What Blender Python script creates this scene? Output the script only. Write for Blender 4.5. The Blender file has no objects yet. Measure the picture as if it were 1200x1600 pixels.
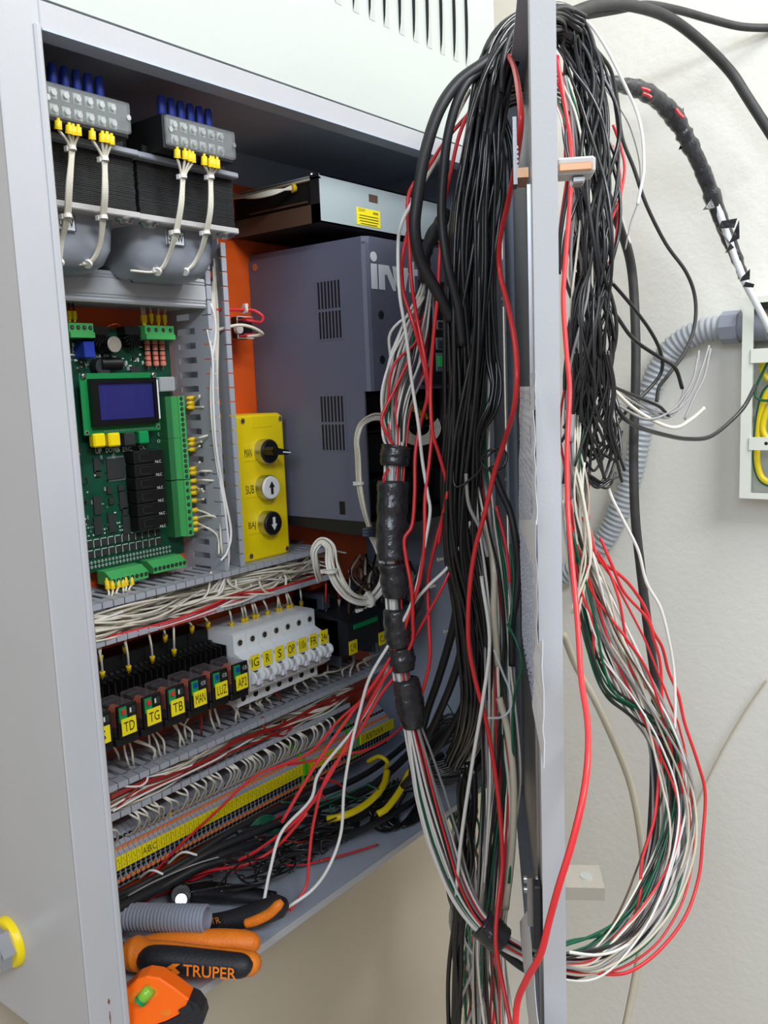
import bpy, math, random
from mathutils import Vector, Matrix
import numpy as np
S = bpy.context.scene
COL = S.collection
random.seed(7)
# ------------------------------------------------------------------ camera
AXX = Vector((0.61470461, -0.13596626, 0.77695007))      # world X, Y, Z seen from the camera (right, down, forward)
AXY = Vector((-0.78777119, -0.05658787, 0.61336316))
AXZ = Vector((-0.03943075, -0.98909605, -0.14189513))
CAM = Vector((0, -.6, 0))
FPX = 1360.0
cd = bpy.data.cameras.new('camera'); cam = bpy.data.objects.new('camera', cd); COL.objects.link(cam)
cd.sensor_fit = 'AUTO'; cd.sensor_width = 36; cd.lens = 36*FPX/1600; cd.clip_start = .01
m = Matrix.Identity(4)
for i, a in enumerate((AXX, AXY, AXZ)):
    m[i][0] = a[0]; m[i][1] = -a[1]; m[i][2] = -a[2]
m.translation = CAM
cam.matrix_world = m
S.camera = cam
# ------------------------------------------------------------------ light and exposure
S.view_settings.view_transform = 'Standard'; S.view_settings.look = 'None'
S.view_settings.gamma = 1; S.view_settings.use_curve_mapping = False
S.view_settings.exposure = 0.1
wd = bpy.data.worlds.new('world'); S.world = wd; wd.use_nodes = True
wd.node_tree.nodes['Background'].inputs[0].default_value = (1.0, .93, .83, 1)
wd.node_tree.nodes['Background'].inputs[1].default_value = .27
def area(name, loc, target, sx, sy, power, col):
    l = bpy.data.lights.new(name, 'AREA'); l.shape = 'RECTANGLE'; l.size = sx; l.size_y = sy; l.energy = power; l.color = col
    o = bpy.data.objects.new(name, l); COL.objects.link(o); o.location = loc
    o.rotation_euler = (Vector(target)-Vector(loc)).to_track_quat('-Z', 'Y').to_euler()
area('ceiling_lamp', (1.0, -.95, 1.14), (1.0, -.1, 0), 1.2, .3, 21, (.97, .985, 1))
area('ceiling_lamp', (-.15, -1.95, 1.14), (.7, 0, -.3), 1.2, .3, 34, (.88, .94, 1))  # second lamp, added as fill for the cabinet interior and floor
area('window_light', (-1.35, -.95, .75), (.9, -.1, -.1), .9, .9, 20, (.76, .86, 1))
# ------------------------------------------------------------------ helpers
def ray(x, y):
    c = Vector(((x-600)/FPX, (y-800)/FPX, 1)); return Vector((AXX.dot(c), AXY.dot(c), AXZ.dot(c)))
def AY(x, y, Y=0): r = ray(x, y); return CAM + r*((Y-CAM.y)/r.y)       # the point of the plane Y=const
def AX(x, y, X): r = ray(x, y); return CAM + r*((X-CAM.x)/r.x)
def AZ(x, y, Z): r = ray(x, y); return CAM + r*((Z-CAM.z)/r.z)
def AD(x, y, D): return CAM + ray(x, y)*D                              # at distance D into the room
def lin(c):
    return tuple((v/12.92 if v <= .04045 else ((v+.055)/1.055)**2.4) for v in c)
MATS = {}
def mat(name, rgb, rough=.5, metal=0, bump=0, bs=300, var=0, vs=12, trans=0, alpha=1, emit=0, coat=0, spec=.5):
    M = bpy.data.materials.new(name); M.use_nodes = True; nt = M.node_tree; b = nt.nodes['Principled BSDF']
    c = lin(rgb); b.inputs['Base Color'].default_value = (*c, 1)
    b.inputs['Roughness'].default_value = rough; b.inputs['Metallic'].default_value = metal
    b.inputs['Transmission Weight'].default_value = trans; b.inputs['Alpha'].default_value = alpha
    b.inputs['Coat Weight'].default_value = coat; b.inputs['Specular IOR Level'].default_value = spec
    if emit:
        b.inputs['Emission Color'].default_value = (*c, 1); b.inputs['Emission Strength'].default_value = emit
    tc = nt.nodes.new('ShaderNodeTexCoord')
    if var:
        n = nt.nodes.new('ShaderNodeTexNoise'); n.inputs['Scale'].default_value = vs; n.inputs['Detail'].default_value = 5
        nt.links.new(tc.outputs['Object'], n.inputs['Vector'])
        r = nt.nodes.new('ShaderNodeValToRGB'); r.color_ramp.elements[0].position = .3; r.color_ramp.elements[1].position = .7
        r.color_ramp.elements[0].color = (*[v*(1-var) for v in c], 1); r.color_ramp.elements[1].color = (*[min(1, v*(1+var*.5)) for v in c], 1)
        nt.links.new(n.outputs['Fac'], r.inputs[0]); nt.links.new(r.outputs[0], b.inputs['Base Color'])
    if bump:
        n = nt.nodes.new('ShaderNodeTexNoise'); n.inputs['Scale'].default_value = bs; n.inputs['Detail'].default_value = 3
        nt.links.new(tc.outputs['Object'], n.inputs['Vector'])
        q = nt.nodes.new('ShaderNodeBump'); q.inputs['Strength'].default_value = bump; q.inputs['Distance'].default_value = .002
        nt.links.new(n.outputs['Fac'], q.inputs['Height']); nt.links.new(q.outputs[0], b.inputs['Normal'])
    MATS[name] = M; return M
mat('paint', (.70, .70, .71), .42, bump=.06, bs=500, var=.03)
mat('paint_in', (.70, .735, .79), .45, bump=.2, bs=350, var=.04)
mat('paint_up', (.73, .75, .725), .5, bump=.06, bs=300)
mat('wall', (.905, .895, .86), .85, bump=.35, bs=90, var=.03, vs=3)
mat('wall_back', (.77, .72, .64), .85, bump=.5, bs=60, var=.05, vs=3)  # same cream as the right wall; its shade is put into the colour
mat('floor_tile', (.62, .60, .57), .6, var=.1)
mat('orange', (.90, .36, .10), .38, bump=.1)
mat('duct', (.66, .67, .70), .5, var=.03)
mat('duct_lid', (.74, .75, .765), .45)
mat('cream', (.88, .855, .79), .42, coat=.1)
mat('white_wire', (.90, .89, .87), .4, coat=.1)
mat('beige', (.78, .74, .66), .5)
mat('grey_wire', (.58, .57, .57), .5)
mat('brown', (.33, .24, .18), .5)
mat('black_wire', (.10, .10, .105), .3, coat=.4)
mat('black_cable', (.13, .13, .14), .5)
mat('dark_cable', (.20, .195, .19), .6, var=.3, vs=80)
mat('red', (.86, .19, .21), .38, coat=.15)
mat('dark_red', (.60, .12, .10), .45)
mat('green_wire', (.04, .36, .25), .42)
mat('yellow_wire', (.90, .80, .05), .4)
mat('ferrule', (.93, .78, .05), .4)
mat('tie', (.86, .85, .82), .45)
mat('black', (.055, .055, .06), .45)
mat('blacker', (.02, .02, .022), .6)
mat('lam', (.17, .17, .175), .4, var=.5, vs=60)
mat('steel', (.75, .75, .76), .3, metal=1)
mat('zinc', (.84, .82, .77), .38, metal=.75)
mat('alu', (.68, .73, .74), .45, metal=.25, bump=.1, bs=200)
mat('bell', (.62, .64, .68), .4, metal=.2)
mat('clear', (.8, .82, .82), .12, alpha=.16)
mat('relay_clear', (.55, .50, .52), .12, alpha=.22)
mat('copper', (.86, .42, .28), .35, metal=.4)
mat('brass', (.80, .62, .48), .4, metal=.5)
mat('blue', (.12, .22, .62), .45)
mat('pcb', (.03, .27, .19), .4, var=.35, vs=60)
mat('pcb_edge', (.07, .50, .26), .4)
mat('conn', (.28, .66, .36), .42)
mat('conn_dark', (.16, .42, .24), .5)
mat('lcd', (.15, .16, .40), .2, coat=.5, emit=.08)
mat('bezel', (.06, .065, .07), .3)
mat('silk', (.80, .84, .80), .6)
mat('chip', (.17, .18, .18), .5)
mat('solder', (.62, .66, .64), .4, metal=.5)
mat('resistor', (.82, .50, .42), .5)
mat('button_green', (.02, .55, .30), .45)
mat('yellow', (.95, .84, .03), .38, bump=.05, bs=200)
mat('sticker', (.96, .88, .08), .5)
mat('ink', (.08, .08, .07), .6)
mat('ink_green', (.1, .5, .3), .6)
mat('button_white', (.90, .90, .89), .35)
mat('drive', (.39, .40, .47), .42, bump=.15, bs=500)
mat('drive_dark', (.10, .10, .11), .5)
mat('keypad', (.50, .53, .56), .4)
mat('key_green_glow', (.15, .65, .30), .3, emit=.15)  # green keypad key, no lamp; a faint glow is put into its colour
mat('logo', (.88, .89, .92), .45)
mat('mcb', (.90, .91, .92), .4)
mat('mcb_grey', (.72, .71, .70), .45)
mat('toggle', (.80, .80, .85), .4)
mat('contactor', (.12, .13, .15), .5)
mat('dark_slate', (.22, .25, .30), .5)
mat('term', (.62, .63, .66), .5)
mat('term_orange', (.93, .52, .28), .5)
mat('term_green', (.35, .75, .15), .4)
mat('tape', (.20, .20, .215), .25, bump=1.0, bs=110, var=.5, vs=90, coat=.3)
mat('conduit', (.55, .57, .62), .45)
mat('conduit_wall', (.66, .68, .70), .45)
mat('rubber', (.12, .12, .14), .55, bump=.3, bs=600)
mat('grip_orange', (.93, .50, .10), .5, bump=.3, bs=400, var=.12, vs=60)
mat('tool_orange', (1.0, .42, .04), .38)
mat('paper', (.84, .85, .88), .8, var=.08, vs=40)
mat('paper_ink', (.66, .68, .76), .8)
mat('plastic_clear', (.85, .87, .88), .2, alpha=.5)
mat('box_cream', (.88, .89, .84), .5)
mat('box_in', (.62, .63, .61), .6)
mat('vial', (.55, .80, .25), .1, alpha=.8)
mat('chrome', (.85, .86, .88), .12, metal=1)
mat('rust', (.45, .22, .14), .8)

class MB:
    def __init__(s): s.v = []; s.f = []; s.m = []; s.mats = []; s.sm = []
    def mi(s, m):
        if m not in s.mats: s.mats.append(m)
        return s.mats.index(m)
    def add(s, vs, fs, m, smooth=False):
        b = len(s.v); k = s.mi(m); s.v += [tuple(v) for v in vs]
        for f in fs: s.f.append([b+i for i in f]); s.m.append(k); s.sm.append(smooth)
        return s
    def box(s, x0, x1, y0, y1, z0, z1, m, c=0, tf=None):
        if x0 > x1: x0, x1 = x1, x0
        if y0 > y1: y0, y1 = y1, y0
        if z0 > z1: z0, z1 = z1, z0
        if c:
            return s.rbox(x0, x1, y0, y1, z0, z1, m, c, tf)
        vs = [(x, y, z) for x in (x0, x1) for y in (y0, y1) for z in (z0, z1)]
        fs = [(0, 1, 3, 2), (4, 6, 7, 5), (0, 4, 5, 1), (2, 3, 7, 6), (0, 2, 6, 4), (1, 5, 7, 3)]
        if tf: vs = [tf(*v) for v in vs]
        return s.add(vs, fs, m)
    def rbox(s, x0, x1, y0, y1, z0, z1, m, c, tf=None):                 # every edge chamfered
        c = min(c, (x1-x0)*.49, (y1-y0)*.49, (z1-z0)*.49)
        lo = (x0, y0, z0); hi = (x1, y1, z1); vs = []; idx = {}
        for cx in (0, 1):
            for cy in (0, 1):
                for cz in (0, 1):
                    q = (cx, cy, cz)
                    for ax in range(3):
                        p = [(lo[a] + (0 if a == ax else c)) if q[a] == 0 else (hi[a] - (0 if a == ax else c)) for a in range(3)]
                        idx[(q, ax)] = len(vs); vs.append(p)
        fs = []
        for ax in range(3):
            o = [a for a in range(3) if a != ax]
            for sd in (0, 1):
                def q(i, j):
                    t = [0, 0, 0]; t[ax] = sd; t[o[0]] = i; t[o[1]] = j; return tuple(t)
                fs.append([idx[(q(0, 0), ax)], idx[(q(1, 0), ax)], idx[(q(1, 1), ax)], idx[(q(0, 1), ax)]])
            for i in (0, 1):
                for j in (0, 1):
                    a = [0, 0, 0]; b = [0, 0, 0]; a[ax] = 0; b[ax] = 1; a[o[0]] = b[o[0]] = i; a[o[1]] = b[o[1]] = j
                    a = tuple(a); b = tuple(b)
                    fs.append([idx[(a, o[0])], idx[(a, o[1])], idx[(b, o[1])], idx[(b, o[0])]])
        for k in [(a, b, d) for a in (0, 1) for b in (0, 1) for d in (0, 1)]:
            fs.append([idx[(k, 0)], idx[(k, 1)], idx[(k, 2)]])
        if tf: vs = [tf(*v) for v in vs]
        return s.add(vs, fs, m)
    def cyl(s, p, q, r, m, n=16, r2=None, smooth=True):
        return s.lathe(p, q, [(0, r), (1, r if r2 is None else r2)], m, n, smooth)
    def lathe(s, p, q, prof, m, n=16, smooth=True):                     # prof: (position 0..1 from p to q, radius)
        p = Vector(p); q = Vector(q); d = q-p; t = d.normalized()
        u = t.cross(Vector((0, 0, 1)) if abs(t.z) < .9 else Vector((1, 0, 0))).normalized(); w = t.cross(u)
        vs = []
        for a, r in prof:
            for i in range(n):
                th = 2*math.pi*i/n; vs.append(p+d*a+(u*math.cos(th)+w*math.sin(th))*r)
        k = len(prof)
        fs = [[j*n+i, j*n+(i+1) % n, (j+1)*n+(i+1) % n, (j+1)*n+i] for j in range(k-1) for i in range(n)]
        s.add(vs, fs, m, smooth)
        s.add(vs[:n], [list(range(n))[::-1]], m); s.add(vs[-n:], [list(range(n))], m)
        return s
    def prism(s, poly, axis, a, b, m, tf=None, smooth=False):           # a polygon pushed along an axis
        n = len(poly); vs = []
        for h in (a, b):
            for (i, j) in poly:
                vs.append({'x': (h, i, j), 'y': (i, h, j), 'z': (i, j, h)}[axis])
        fs = [[i, (i+1) % n, n+(i+1) % n, n+i] for i in range(n)]
        if tf: vs = [tf(*v) for v in vs]
        s.add(vs, fs, m, smooth)
        s.add(vs[:n], [list(range(n))], m); s.add(vs[n:], [list(range(n))], m)
        return s
    def tube(s, pts, r, m, n=7, cap=True):
        P = np.array([tuple(p) for p in pts], float); k = len(P)
        R = np.full(k, r, float) if np.isscalar(r) else np.array(r, float)
        T = np.gradient(P, axis=0); T /= np.maximum(np.linalg.norm(T, axis=1), 1e-9)[:, None]
        ref = np.array([.3, .9, .31]); u = np.cross(T[0], ref); u /= np.linalg.norm(u); U = [u]
        for i in range(1, k):
            u = u - T[i]*u.dot(T[i]); l = np.linalg.norm(u); u = u/l if l > 1e-6 else U[-1]; U.append(u)
        U = np.array(U); W = np.cross(T, U)
        th = np.arange(n)*2*math.pi/n
        V = P[:, None, :] + R[:, None, None]*(U[:, None, :]*np.cos(th)[None, :, None]+W[:, None, :]*np.sin(th)[None, :, None])
        V = V.reshape(-1, 3)
        fs = [[j*n+i, j*n+(i+1) % n, (j+1)*n+(i+1) % n, (j+1)*n+i] for j in range(k-1) for i in range(n)]
        if cap: fs += [list(range(n))[::-1], list(range((k-1)*n, k*n))]
        return s.add(V.tolist(), fs, m, True)
    def quad(s, vs, m): return s.add(vs, [list(range(len(vs)))], m)
    def build(s, name, parent=None, label=None, cat=None, group=None, kind=None):
        me = bpy.data.meshes.new(name)
        V = np.array(s.v, float); c = np.array([(V[:, 0].min()+V[:, 0].max())/2, (V[:, 1].min()+V[:, 1].max())/2, V[:, 2].min()])
        me.from_pydata((V-c).tolist(), [], s.f)
        for k in s.mats: me.materials.append(MATS[k])
        me.polygons.foreach_set('material_index', s.m); me.polygons.foreach_set('use_smooth', s.sm)
        me.update()
        o = bpy.data.objects.new(name, me); COL.objects.link(o)
        w = Vector(c); o['_w'] = tuple(w)
        if parent: o.parent = parent; w = w-Vector(parent['_w'])
        o.location = w
        tag(o, label, cat, group, kind); return o
def tag(o, label=None, cat=None, group=None, kind=None):
    if label: o['label'] = label
    if cat: o['category'] = cat
    if group: o['group'] = group
    if kind: o['kind'] = kind
    return o
def thing(name, loc, label, cat, group=None, parent=None):
    o = bpy.data.objects.new(name, None); COL.objects.link(o); o.location = loc; o['_w'] = tuple(loc); o.empty_display_size = .02
    return tag(o, label, cat, group)
def dup(o, off=None, parent=None, label=None):                          # a thing with its parts and sub-parts
    c = o.copy(); COL.objects.link(c)
    if parent: c.parent = parent
    if off is not None: c.location = Vector(o.location)+Vector(off)
    if label: c['label'] = label
    for ch in list(o.children): dup(ch, None, c)
    return c
TXT = {}
def text(mb, s, x, z, h, m, tf, w=None, bold=.0):                       # lettering centred on x, z with height h, on the plane given by tf(x, z)
    key = (s, bold)
    if key not in TXT:
        cu = bpy.data.curves.new('t', 'FONT'); cu.body = s; cu.size = 1; cu.resolution_u = 3; cu.offset = bold
        o = bpy.data.objects.new('t', cu); COL.objects.link(o)
        me = bpy.data.meshes.new_from_object(o.evaluated_get(bpy.context.evaluated_depsgraph_get()))
        TXT[key] = ([tuple(v.co) for v in me.vertices], [list(p.vertices) for p in me.polygons])
        bpy.data.objects.remove(o); bpy.data.curves.remove(cu); bpy.data.meshes.remove(me)
    V, F = TXT[key]
    xs = [v[0] for v in V]; ys = [v[1] for v in V]; W = max(xs)-min(xs); H = max(ys)-min(ys)
    k = h/H; kx = (w/W) if w else k
    mb.add([tf(x+(v[0]-(max(xs)+min(xs))/2)*kx, z+(v[1]-(max(ys)+min(ys))/2)*k) for v in V], F, m)
    return mb
def yf(Y): return lambda x, z: (x, Y, z)
def spline(P, sub=8):
    P = [Vector(p) for p in P]
    if len(P) < 3: return [P[0].lerp(P[-1], i/sub) for i in range(sub+1)]
    Q = [P[0]*2-P[1]]+P+[P[-1]*2-P[-2]]; out = []
    for i in range(1, len(Q)-2):
        a, b, c, d = Q[i-1:i+3]
        for k in range(sub):
            t = k/sub; out.append(.5*((2*b)+(c-a)*t+(2*a-5*b+4*c-d)*t*t+(3*b-a-3*c+d)*t**3))
    out.append(P[-1]); return out
def wire(P, r, m, parent=None, name='wire', label=None, cat=None, group=None, sub=8, n=7, ends=False):
    s = MB(); Q = spline(P, sub); s.tube(Q, r, m, n)
    return s.build(name, parent, label, cat, group)
def strands(parent, ctrl, n, r, cols, seed, sub=6, wob=.35, lo=0., hi=1., flat=1.0, name='wire', jit=0, endj=0):
    """n separate wires that follow one path; ctrl = (point, spread)"""
    rnd = random.Random(seed); C = spline([c[0] for c in ctrl], sub); k = len(C)
    SP = np.interp(np.arange(k)/sub, np.arange(len(ctrl)), [c[1] for c in ctrl])
    P = np.array([tuple(c) for c in C]); T = np.gradient(P, axis=0); T /= np.linalg.norm(T, axis=1)[:, None]
    view = np.array([.777, .613, 0]); out = []
    U = np.cross(T, view); U /= np.maximum(np.linalg.norm(U, axis=1), 1e-6)[:, None]; W = np.cross(T, U)
    for i in range(n):
        a = rnd.uniform(0, 6.28); q = math.sqrt(rnd.random()); tw = rnd.uniform(-1, 1)*1.6; f1 = rnd.uniform(1, 3.2); p1 = rnd.uniform(0, 6.28); p2 = rnd.uniform(0, 6.28)
        tt = np.linspace(0, 1, k)
        uu = q*np.cos(a+tw*tt*3)+wob*np.sin(f1*6.28*tt+p1); vv = (q*np.sin(a+tw*tt*3)+wob*.5*np.sin(f1*5*tt+p2))*flat
        Q = P+U*(SP*uu)[:, None]+W*(SP*vv)[:, None]
        s0 = int(lo*k) if not jit else int(rnd.uniform(0, jit)*k); s1 = k-int((1-hi)*k) if not jit else k-int(rnd.uniform(0, jit)*k)
        if endj: s1 = k-int(rnd.uniform(0, endj)*k)
        Q = Q[s0:s1]
        s = MB(); rr = r*rnd.uniform(.9, 1.1) if not isinstance(r, tuple) else rnd.uniform(*r)
        s.tube(Q, rr, rnd.choice(cols), 6); out.append(s.build(name, parent))
    return out
def ferrule(p, q, parent, r=.0022, m='ferrule'):
    s = MB(); p = Vector(p); q = Vector(q)
    s.lathe(p, q, [(0, r*.45), (.22, r*.5), (.25, r*.95), (.85, r*1.05), (1, r*1.1)], m, 9); return s.build('ferrule', parent)
def tie(p, d, r, parent, m='tie', w=.003):                              # a cable tie: band and head
    p = Vector(p); d = Vector(d).normalized()*w/2; s = MB()
    s.lathe(p-d, p+d, [(0, r), (1, r)], m, 12, True)
    side = Vector(d).cross(Vector((.6, .5, .1))).normalized()
    h = p+side*r; s.box(h.x-.0022, h.x+.0022, h.y-.003, h.y+.001, h.z-.002, h.z+.002, m)
    return s.build('cable_tie', parent)
# ================================================================== THE ROOM
WX = 1.28; WY = .205; FZ = -1.45
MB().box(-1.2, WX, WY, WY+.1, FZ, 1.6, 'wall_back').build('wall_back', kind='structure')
MB().box(WX, WX+.1, -2.6, WY+.1, FZ, 1.6, 'wall').build('wall_right', kind='structure')
MB().box(-1.2, WX, -2.6, WY, FZ-.05, FZ, 'floor_tile').build('floor', kind='structure')
# ================================================================== THE CABINET
XL, XR, ZT, ZB, YB = .3465, 1.03, .285, -.549, .198
OX0, OX1, OZ0, OZ1 = .382, .992, -.5405, .265
cab = thing('control_cabinet', (XL, YB, ZB), 'grey steel control cabinet on the wall, its door hanging open to the right', 'cabinet')
sd = MB().box(XL, XL+.0015, .001, YB, ZB, ZT, 'paint').build('side_panel', cab)
MB().box(XR-.0015, XR, .001, YB, ZB, ZT, 'paint_in').build('side_panel', cab)
MB().box(XL+.0015, XR-.0015, .001, YB, ZT-.0015, ZT, 'paint_in').build('top_panel', cab)
MB().box(XL+.0015, XR-.0015, .001, YB, ZB+.0065, ZB+.008, 'paint_in').build('bottom_panel', cab)
MB().box(XL, XR, YB, YB+.0015, ZB, ZT, 'paint_in').build('back_panel', cab)
fr = MB()
fr.rbox(XL, OX0, -.0015, .001, ZB, ZT, 'paint', .0008)
fr.rbox(OX1, XR, -.0015, .001, ZB, ZT, 'paint', .0008)
fr.rbox(OX0, OX1, -.0015, .001, OZ1, ZT, 'paint', .0008)
fr.rbox(OX0, OX1, -.0015, .001, ZB, OZ0, 'paint', .0008)
fr.rbox(OX0-.006, OX0, -.004, .014, OZ0, OZ1+.003, 'paint', .0015)      # turned rims
fr.box(OX1, OX1+.0015, -.006, .014, OZ0, OZ1, 'paint_in')
fr.box(OX0, OX1, -.004, .016, OZ1-.0015, OZ1, 'paint_in')
fr.box(OX0, OX1, .001, .012, OZ0-.0015, OZ0, 'paint_in')
fr.build('front_frame', cab)
MB().box(.352, .945, .180, .182, -.532, .2405, 'orange').build('mounting_plate', cab)
# paint chips on the frame
ch = MB()
for (x, y, w, h) in ((170, 1565, .0009, .0055), (172, 1590, .0004, .012)):
    p = AY(x, y, -.0018); ch.prism([(p.x-w, p.z), (p.x, p.z-h/2), (p.x+w, p.z), (p.x, p.z+h/2)], 'y', -.0021, -.0012, 'rust')
ch.build('paint_chip', cab)
# cable gland in the left side
gl = thing('cable_gland', (XL, .12, -.475), 'chrome cable gland with a yellow ring in the cabinet side, at the left edge', 'cable gland')
g0 = Vector((XL, .116, -.475))
MB().lathe(g0+Vector((-.006, 0, 0)), g0+Vector((0, 0, 0)), [(0, .021), (.5, .023), (1, .023)], 'yellow', 32).build('sealing_ring', gl)
MB().cyl(g0+Vector((-.018, 0, 0)), g0+Vector((-.006, 0, 0)), .0205, 'chrome', 6, smooth=False).build('hex_nut', gl)
MB().lathe(g0+Vector((-.05, 0, 0)), g0+Vector((-.018, 0, 0)), [(0, .012), (.4, .017), (1, .018)], 'chrome', 24).build('dome_cap', gl)
# ---- door
HG = Vector((1.035, 0, 0)); th = math.radians(31.8); DD = Vector((-math.cos(th), -math.sin(th), 0)); DN = Vector((math.sin(th), -math.cos(th), 0)); DW = .63
def dt(u, t, z): return tuple(HG+DD*u+DN*t+Vector((0, 0, z)))
def AP(x, y, t=0):                                                       # the point of the door plane
    r = ray(x, y); n = DN; k = ((HG+DN*t-CAM).dot(n))/r.dot(n); p = CAM+r*k; q = p-HG; return q.dot(DD), q.z
DZ0, DZ1, DT = -.575, .287, .0155
dr = MB()
dr.box(0, DW-.0012, DT-.0015, DT, DZ0, DZ1, 'paint', tf=dt)
dr.box(DW-.0015, DW, 0, DT, DZ0, DZ1, 'paint', tf=dt)
dr.box(0, .0015, 0, DT, DZ0, DZ1, 'paint_in', tf=dt)
dr.box(0, DW, 0, DT, DZ1-.0015, DZ1, 'paint_in', tf=dt)
dr.box(0, DW, 0, DT, DZ0, DZ0+.0015, 'paint_in', tf=dt)
dr.box(DW-.018, DW-.0015, 0, .0015, DZ0, DZ1, 'paint', tf=dt)
dr.box(0, .03, 0, .0015, DZ0, DZ1, 'paint_in', tf=dt)
door = dr.build('door', cab)
for z in (.13, -.13, -.42):
    h = MB(); h.cyl(dt(-.006, .001, z-.03), dt(-.006, .001, z+.03), .0035, 'paint_in', 10)
    for zz in (-.022, 0, .022): h.cyl(dt(.016, -.0015, z+zz), dt(.016, -.004, z+zz), .003, 'paint_in', 8)
    h.box(-.004, .03, -.0015, 0, z-.028, z+.028, 'paint_in', tf=dt); h.build('hinge', door)
def dbox(mb, u0, u1, t0, t1, z0, z1, m, c=0): return mb.box(u0, u1, t0, t1, z0, z1, m, c, tf=dt)
# latch inside and handle outside near the free edge
_, z1 = AP(818, 228); _, z2 = AP(822, 312)
l = MB(); dbox(l, DW-.035, DW-.020, -.0105, -.008, z2, z1, 'chrome'); dbox(l, DW-.05, DW-.02, -.008, -.001, z2+.004, z2+.010, 'brass')
for k in range(7): dbox(l, DW-.06, DW-.045, -.009, -.006, z2+.010+k*.003, z2+.0118+k*.003, 'steel')
dbox(l, DW-.028, DW-.022, -.002, .001, -.56, z2, 'steel'); l.build('latch', door)
p = AD(900, 268, .60)
h = MB(); _, zh = AP(880, 268)
zc = AD(872, 270, .56).z
dbox(h, DW-.030, DW-.008, DT, DT+.024, zc-.0055, zc+.0045, 'mcb_grey', .0015); dbox(h, DW-.009, DW-.007, DT+.001, DT+.022, zc-.0045, zc+.001, 'brass', .001)
dbox(h, DW-.028, DW-.014, DT+.010, DT+.018, zc-.010, zc-.0055, 'steel', .001); h.build('handle', door, label='grey quarter-turn handle with copper-coloured edge')
zc = AD(893, 1462, .56).z
h = MB(); dbox(h, DW-.04, DW-.012, DT, DT+.028, zc-.001, zc+.0015, 'zinc'); dbox(h, DW-.012, DW-.0105, DT, DT+.028, zc-.008, zc+.0015, 'zinc')
h.lathe(dt(DW-.025, DT+.017, zc+.0015), dt(DW-.025, DT+.017, zc+.0022), [(0, .0045), (1, .0045)], 'box_in', 16); h.build('bracket', door, label='bright bracket with a slotted hole at the lower outer edge')
h = MB(); za = AD(850, 1450, .56).z; zb = AD(853, 1565, .56).z
dbox(h, DW-.014, DW-.003, -.006, -.0005, zb, za, 'rubber', .001); dbox(h, DW-.02, DW-.014, -.01, -.004, zb+.01, za, 'steel')
for q in (za-.004, za-.012): h.cyl(dt(DW-.02, -.012, q), dt(DW-.02, -.002, q), .0028, 'steel', 10)
h.build('lock_body', door)
# ---- upper cabinet with louvres
up = thing('upper_cabinet', (XL, YB, ZT+.002), 'pale grey upper cabinet with a row of louvre slots, over the open cabinet', 'cabinet')
u = MB(); u.box(XL, 1.0235, .0, YB, ZT+.0022, 1.0, 'paint_up'); u.build('body', up)
lx0, lx1 = AY(728, 100, 0).x, AY(500, 0, 0).x
zb = AY(728, 103, 0).z; pitch = (AY(728, 100, 0).x-AY(555, 20, 0).x)/7.0
lv = [(728, 31, 103), (709, 20, 99), (688.5, 9, 90), (667, 0, 79), (646, -12, 70), (624, -24, 60), (600, -38, 48), (577, -48, 36), (552, -60, 24), (524, -74, 12), (498, -88, 3), (470, -100, -8)]
base = None
for i, (x, y0, y1) in enumerate(lv):
    p0 = AY(x, y1, 0)
    if base is None:
        s = MB(); H = .105; n = 10; x0 = p0.x; z0 = AY(728, 103, 0).z
        vs = []
        for k in range(n+1):
            t = k/n; b = math.sin(math.pi*t)**.5; z = z0+H*t
            vs += [(x0+.010, -.0003, z), (x0+.003, -.0036*b-.0003, z), (x0, -.0042*b-.0003, z), (x0, -.0003, z)]
        fs = []
        for k in range(n):
            a = k*4; fs += [[a, a+1, a+5, a+4], [a+1, a+2, a+6, a+5]]
        s.add(vs, fs, 'paint_up', True)
        fs = [[k*4+2, k*4+3, k*4+7, k*4+6] for k in range(n)]
        s.add([(v[0], v[1], v[2]) for v in vs], fs, 'blacker')
        base = s.build('louvre', up); bx = p0.x
    else: dup(base, (p0.x-bx, 0, 0), up)
# ================================================================== ON THE MOUNTING PLATE
YP = .18
# ---- transformers
tr = thing('transformer', (.55, YP, .16), 'black laminated transformer with 500W plate, the right one, nearer the orange plate', 'transformer', 'transformers at the top of the cabinet')
def tbox(name, *a, **k): return MB().box(*a).build(name, tr)
X0, X1 = .496, .606
MB().box(X0, X1, .05, .165, .158, .2035, 'blacker').build('core', tr)
lp = MB().box(X0-.0004, X1+.0004, .0494, .1655, 0.1582, .1593, 'lam').build('lamination', tr)
for k in range(1, 30): c = dup(lp, (random.uniform(-.0004, .0004), random.uniform(-.0004, .0002), k*.00152), tr)
MB().rbox(X0-.004, X1+.001, .040, .170, .2035, .2085, 'bell', .001).build('clamp_plate', tr)
MB().rbox(X0-.004, X1+.002, .045, .170, .1525, .158, 'mcb_grey', .001).build('clamp_plate', tr)
b = MB(); bx0, bx1, by0, by1 = .500, .600, .062, .155
rings = []
for (z, ins) in ((.1525, 0), (.128, .002), (.116, .007), (.110, .015), (.108, .026)):
    R = .022; ring = []
    for (cx, cy, a0) in ((bx1-R, by0+R, -90), (bx1-R, by1-R, 0), (bx0+R, by1-R, 90), (bx0+R, by0+R, 180)):
        for k in range(5):
            a = math.radians(a0+k*22.5); rr = max(R-ins*.5, .004); ii = ins
            ring.append((cx+math.cos(a)*(R)-math.copysign(ii, cx-(bx0+bx1)/2), cy+math.sin(a)*R-math.copysign(ii, cy-(by0+by1)/2), z))
    rings.append(ring)
vs = [v for r in rings for v in r]; n = 20
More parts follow.
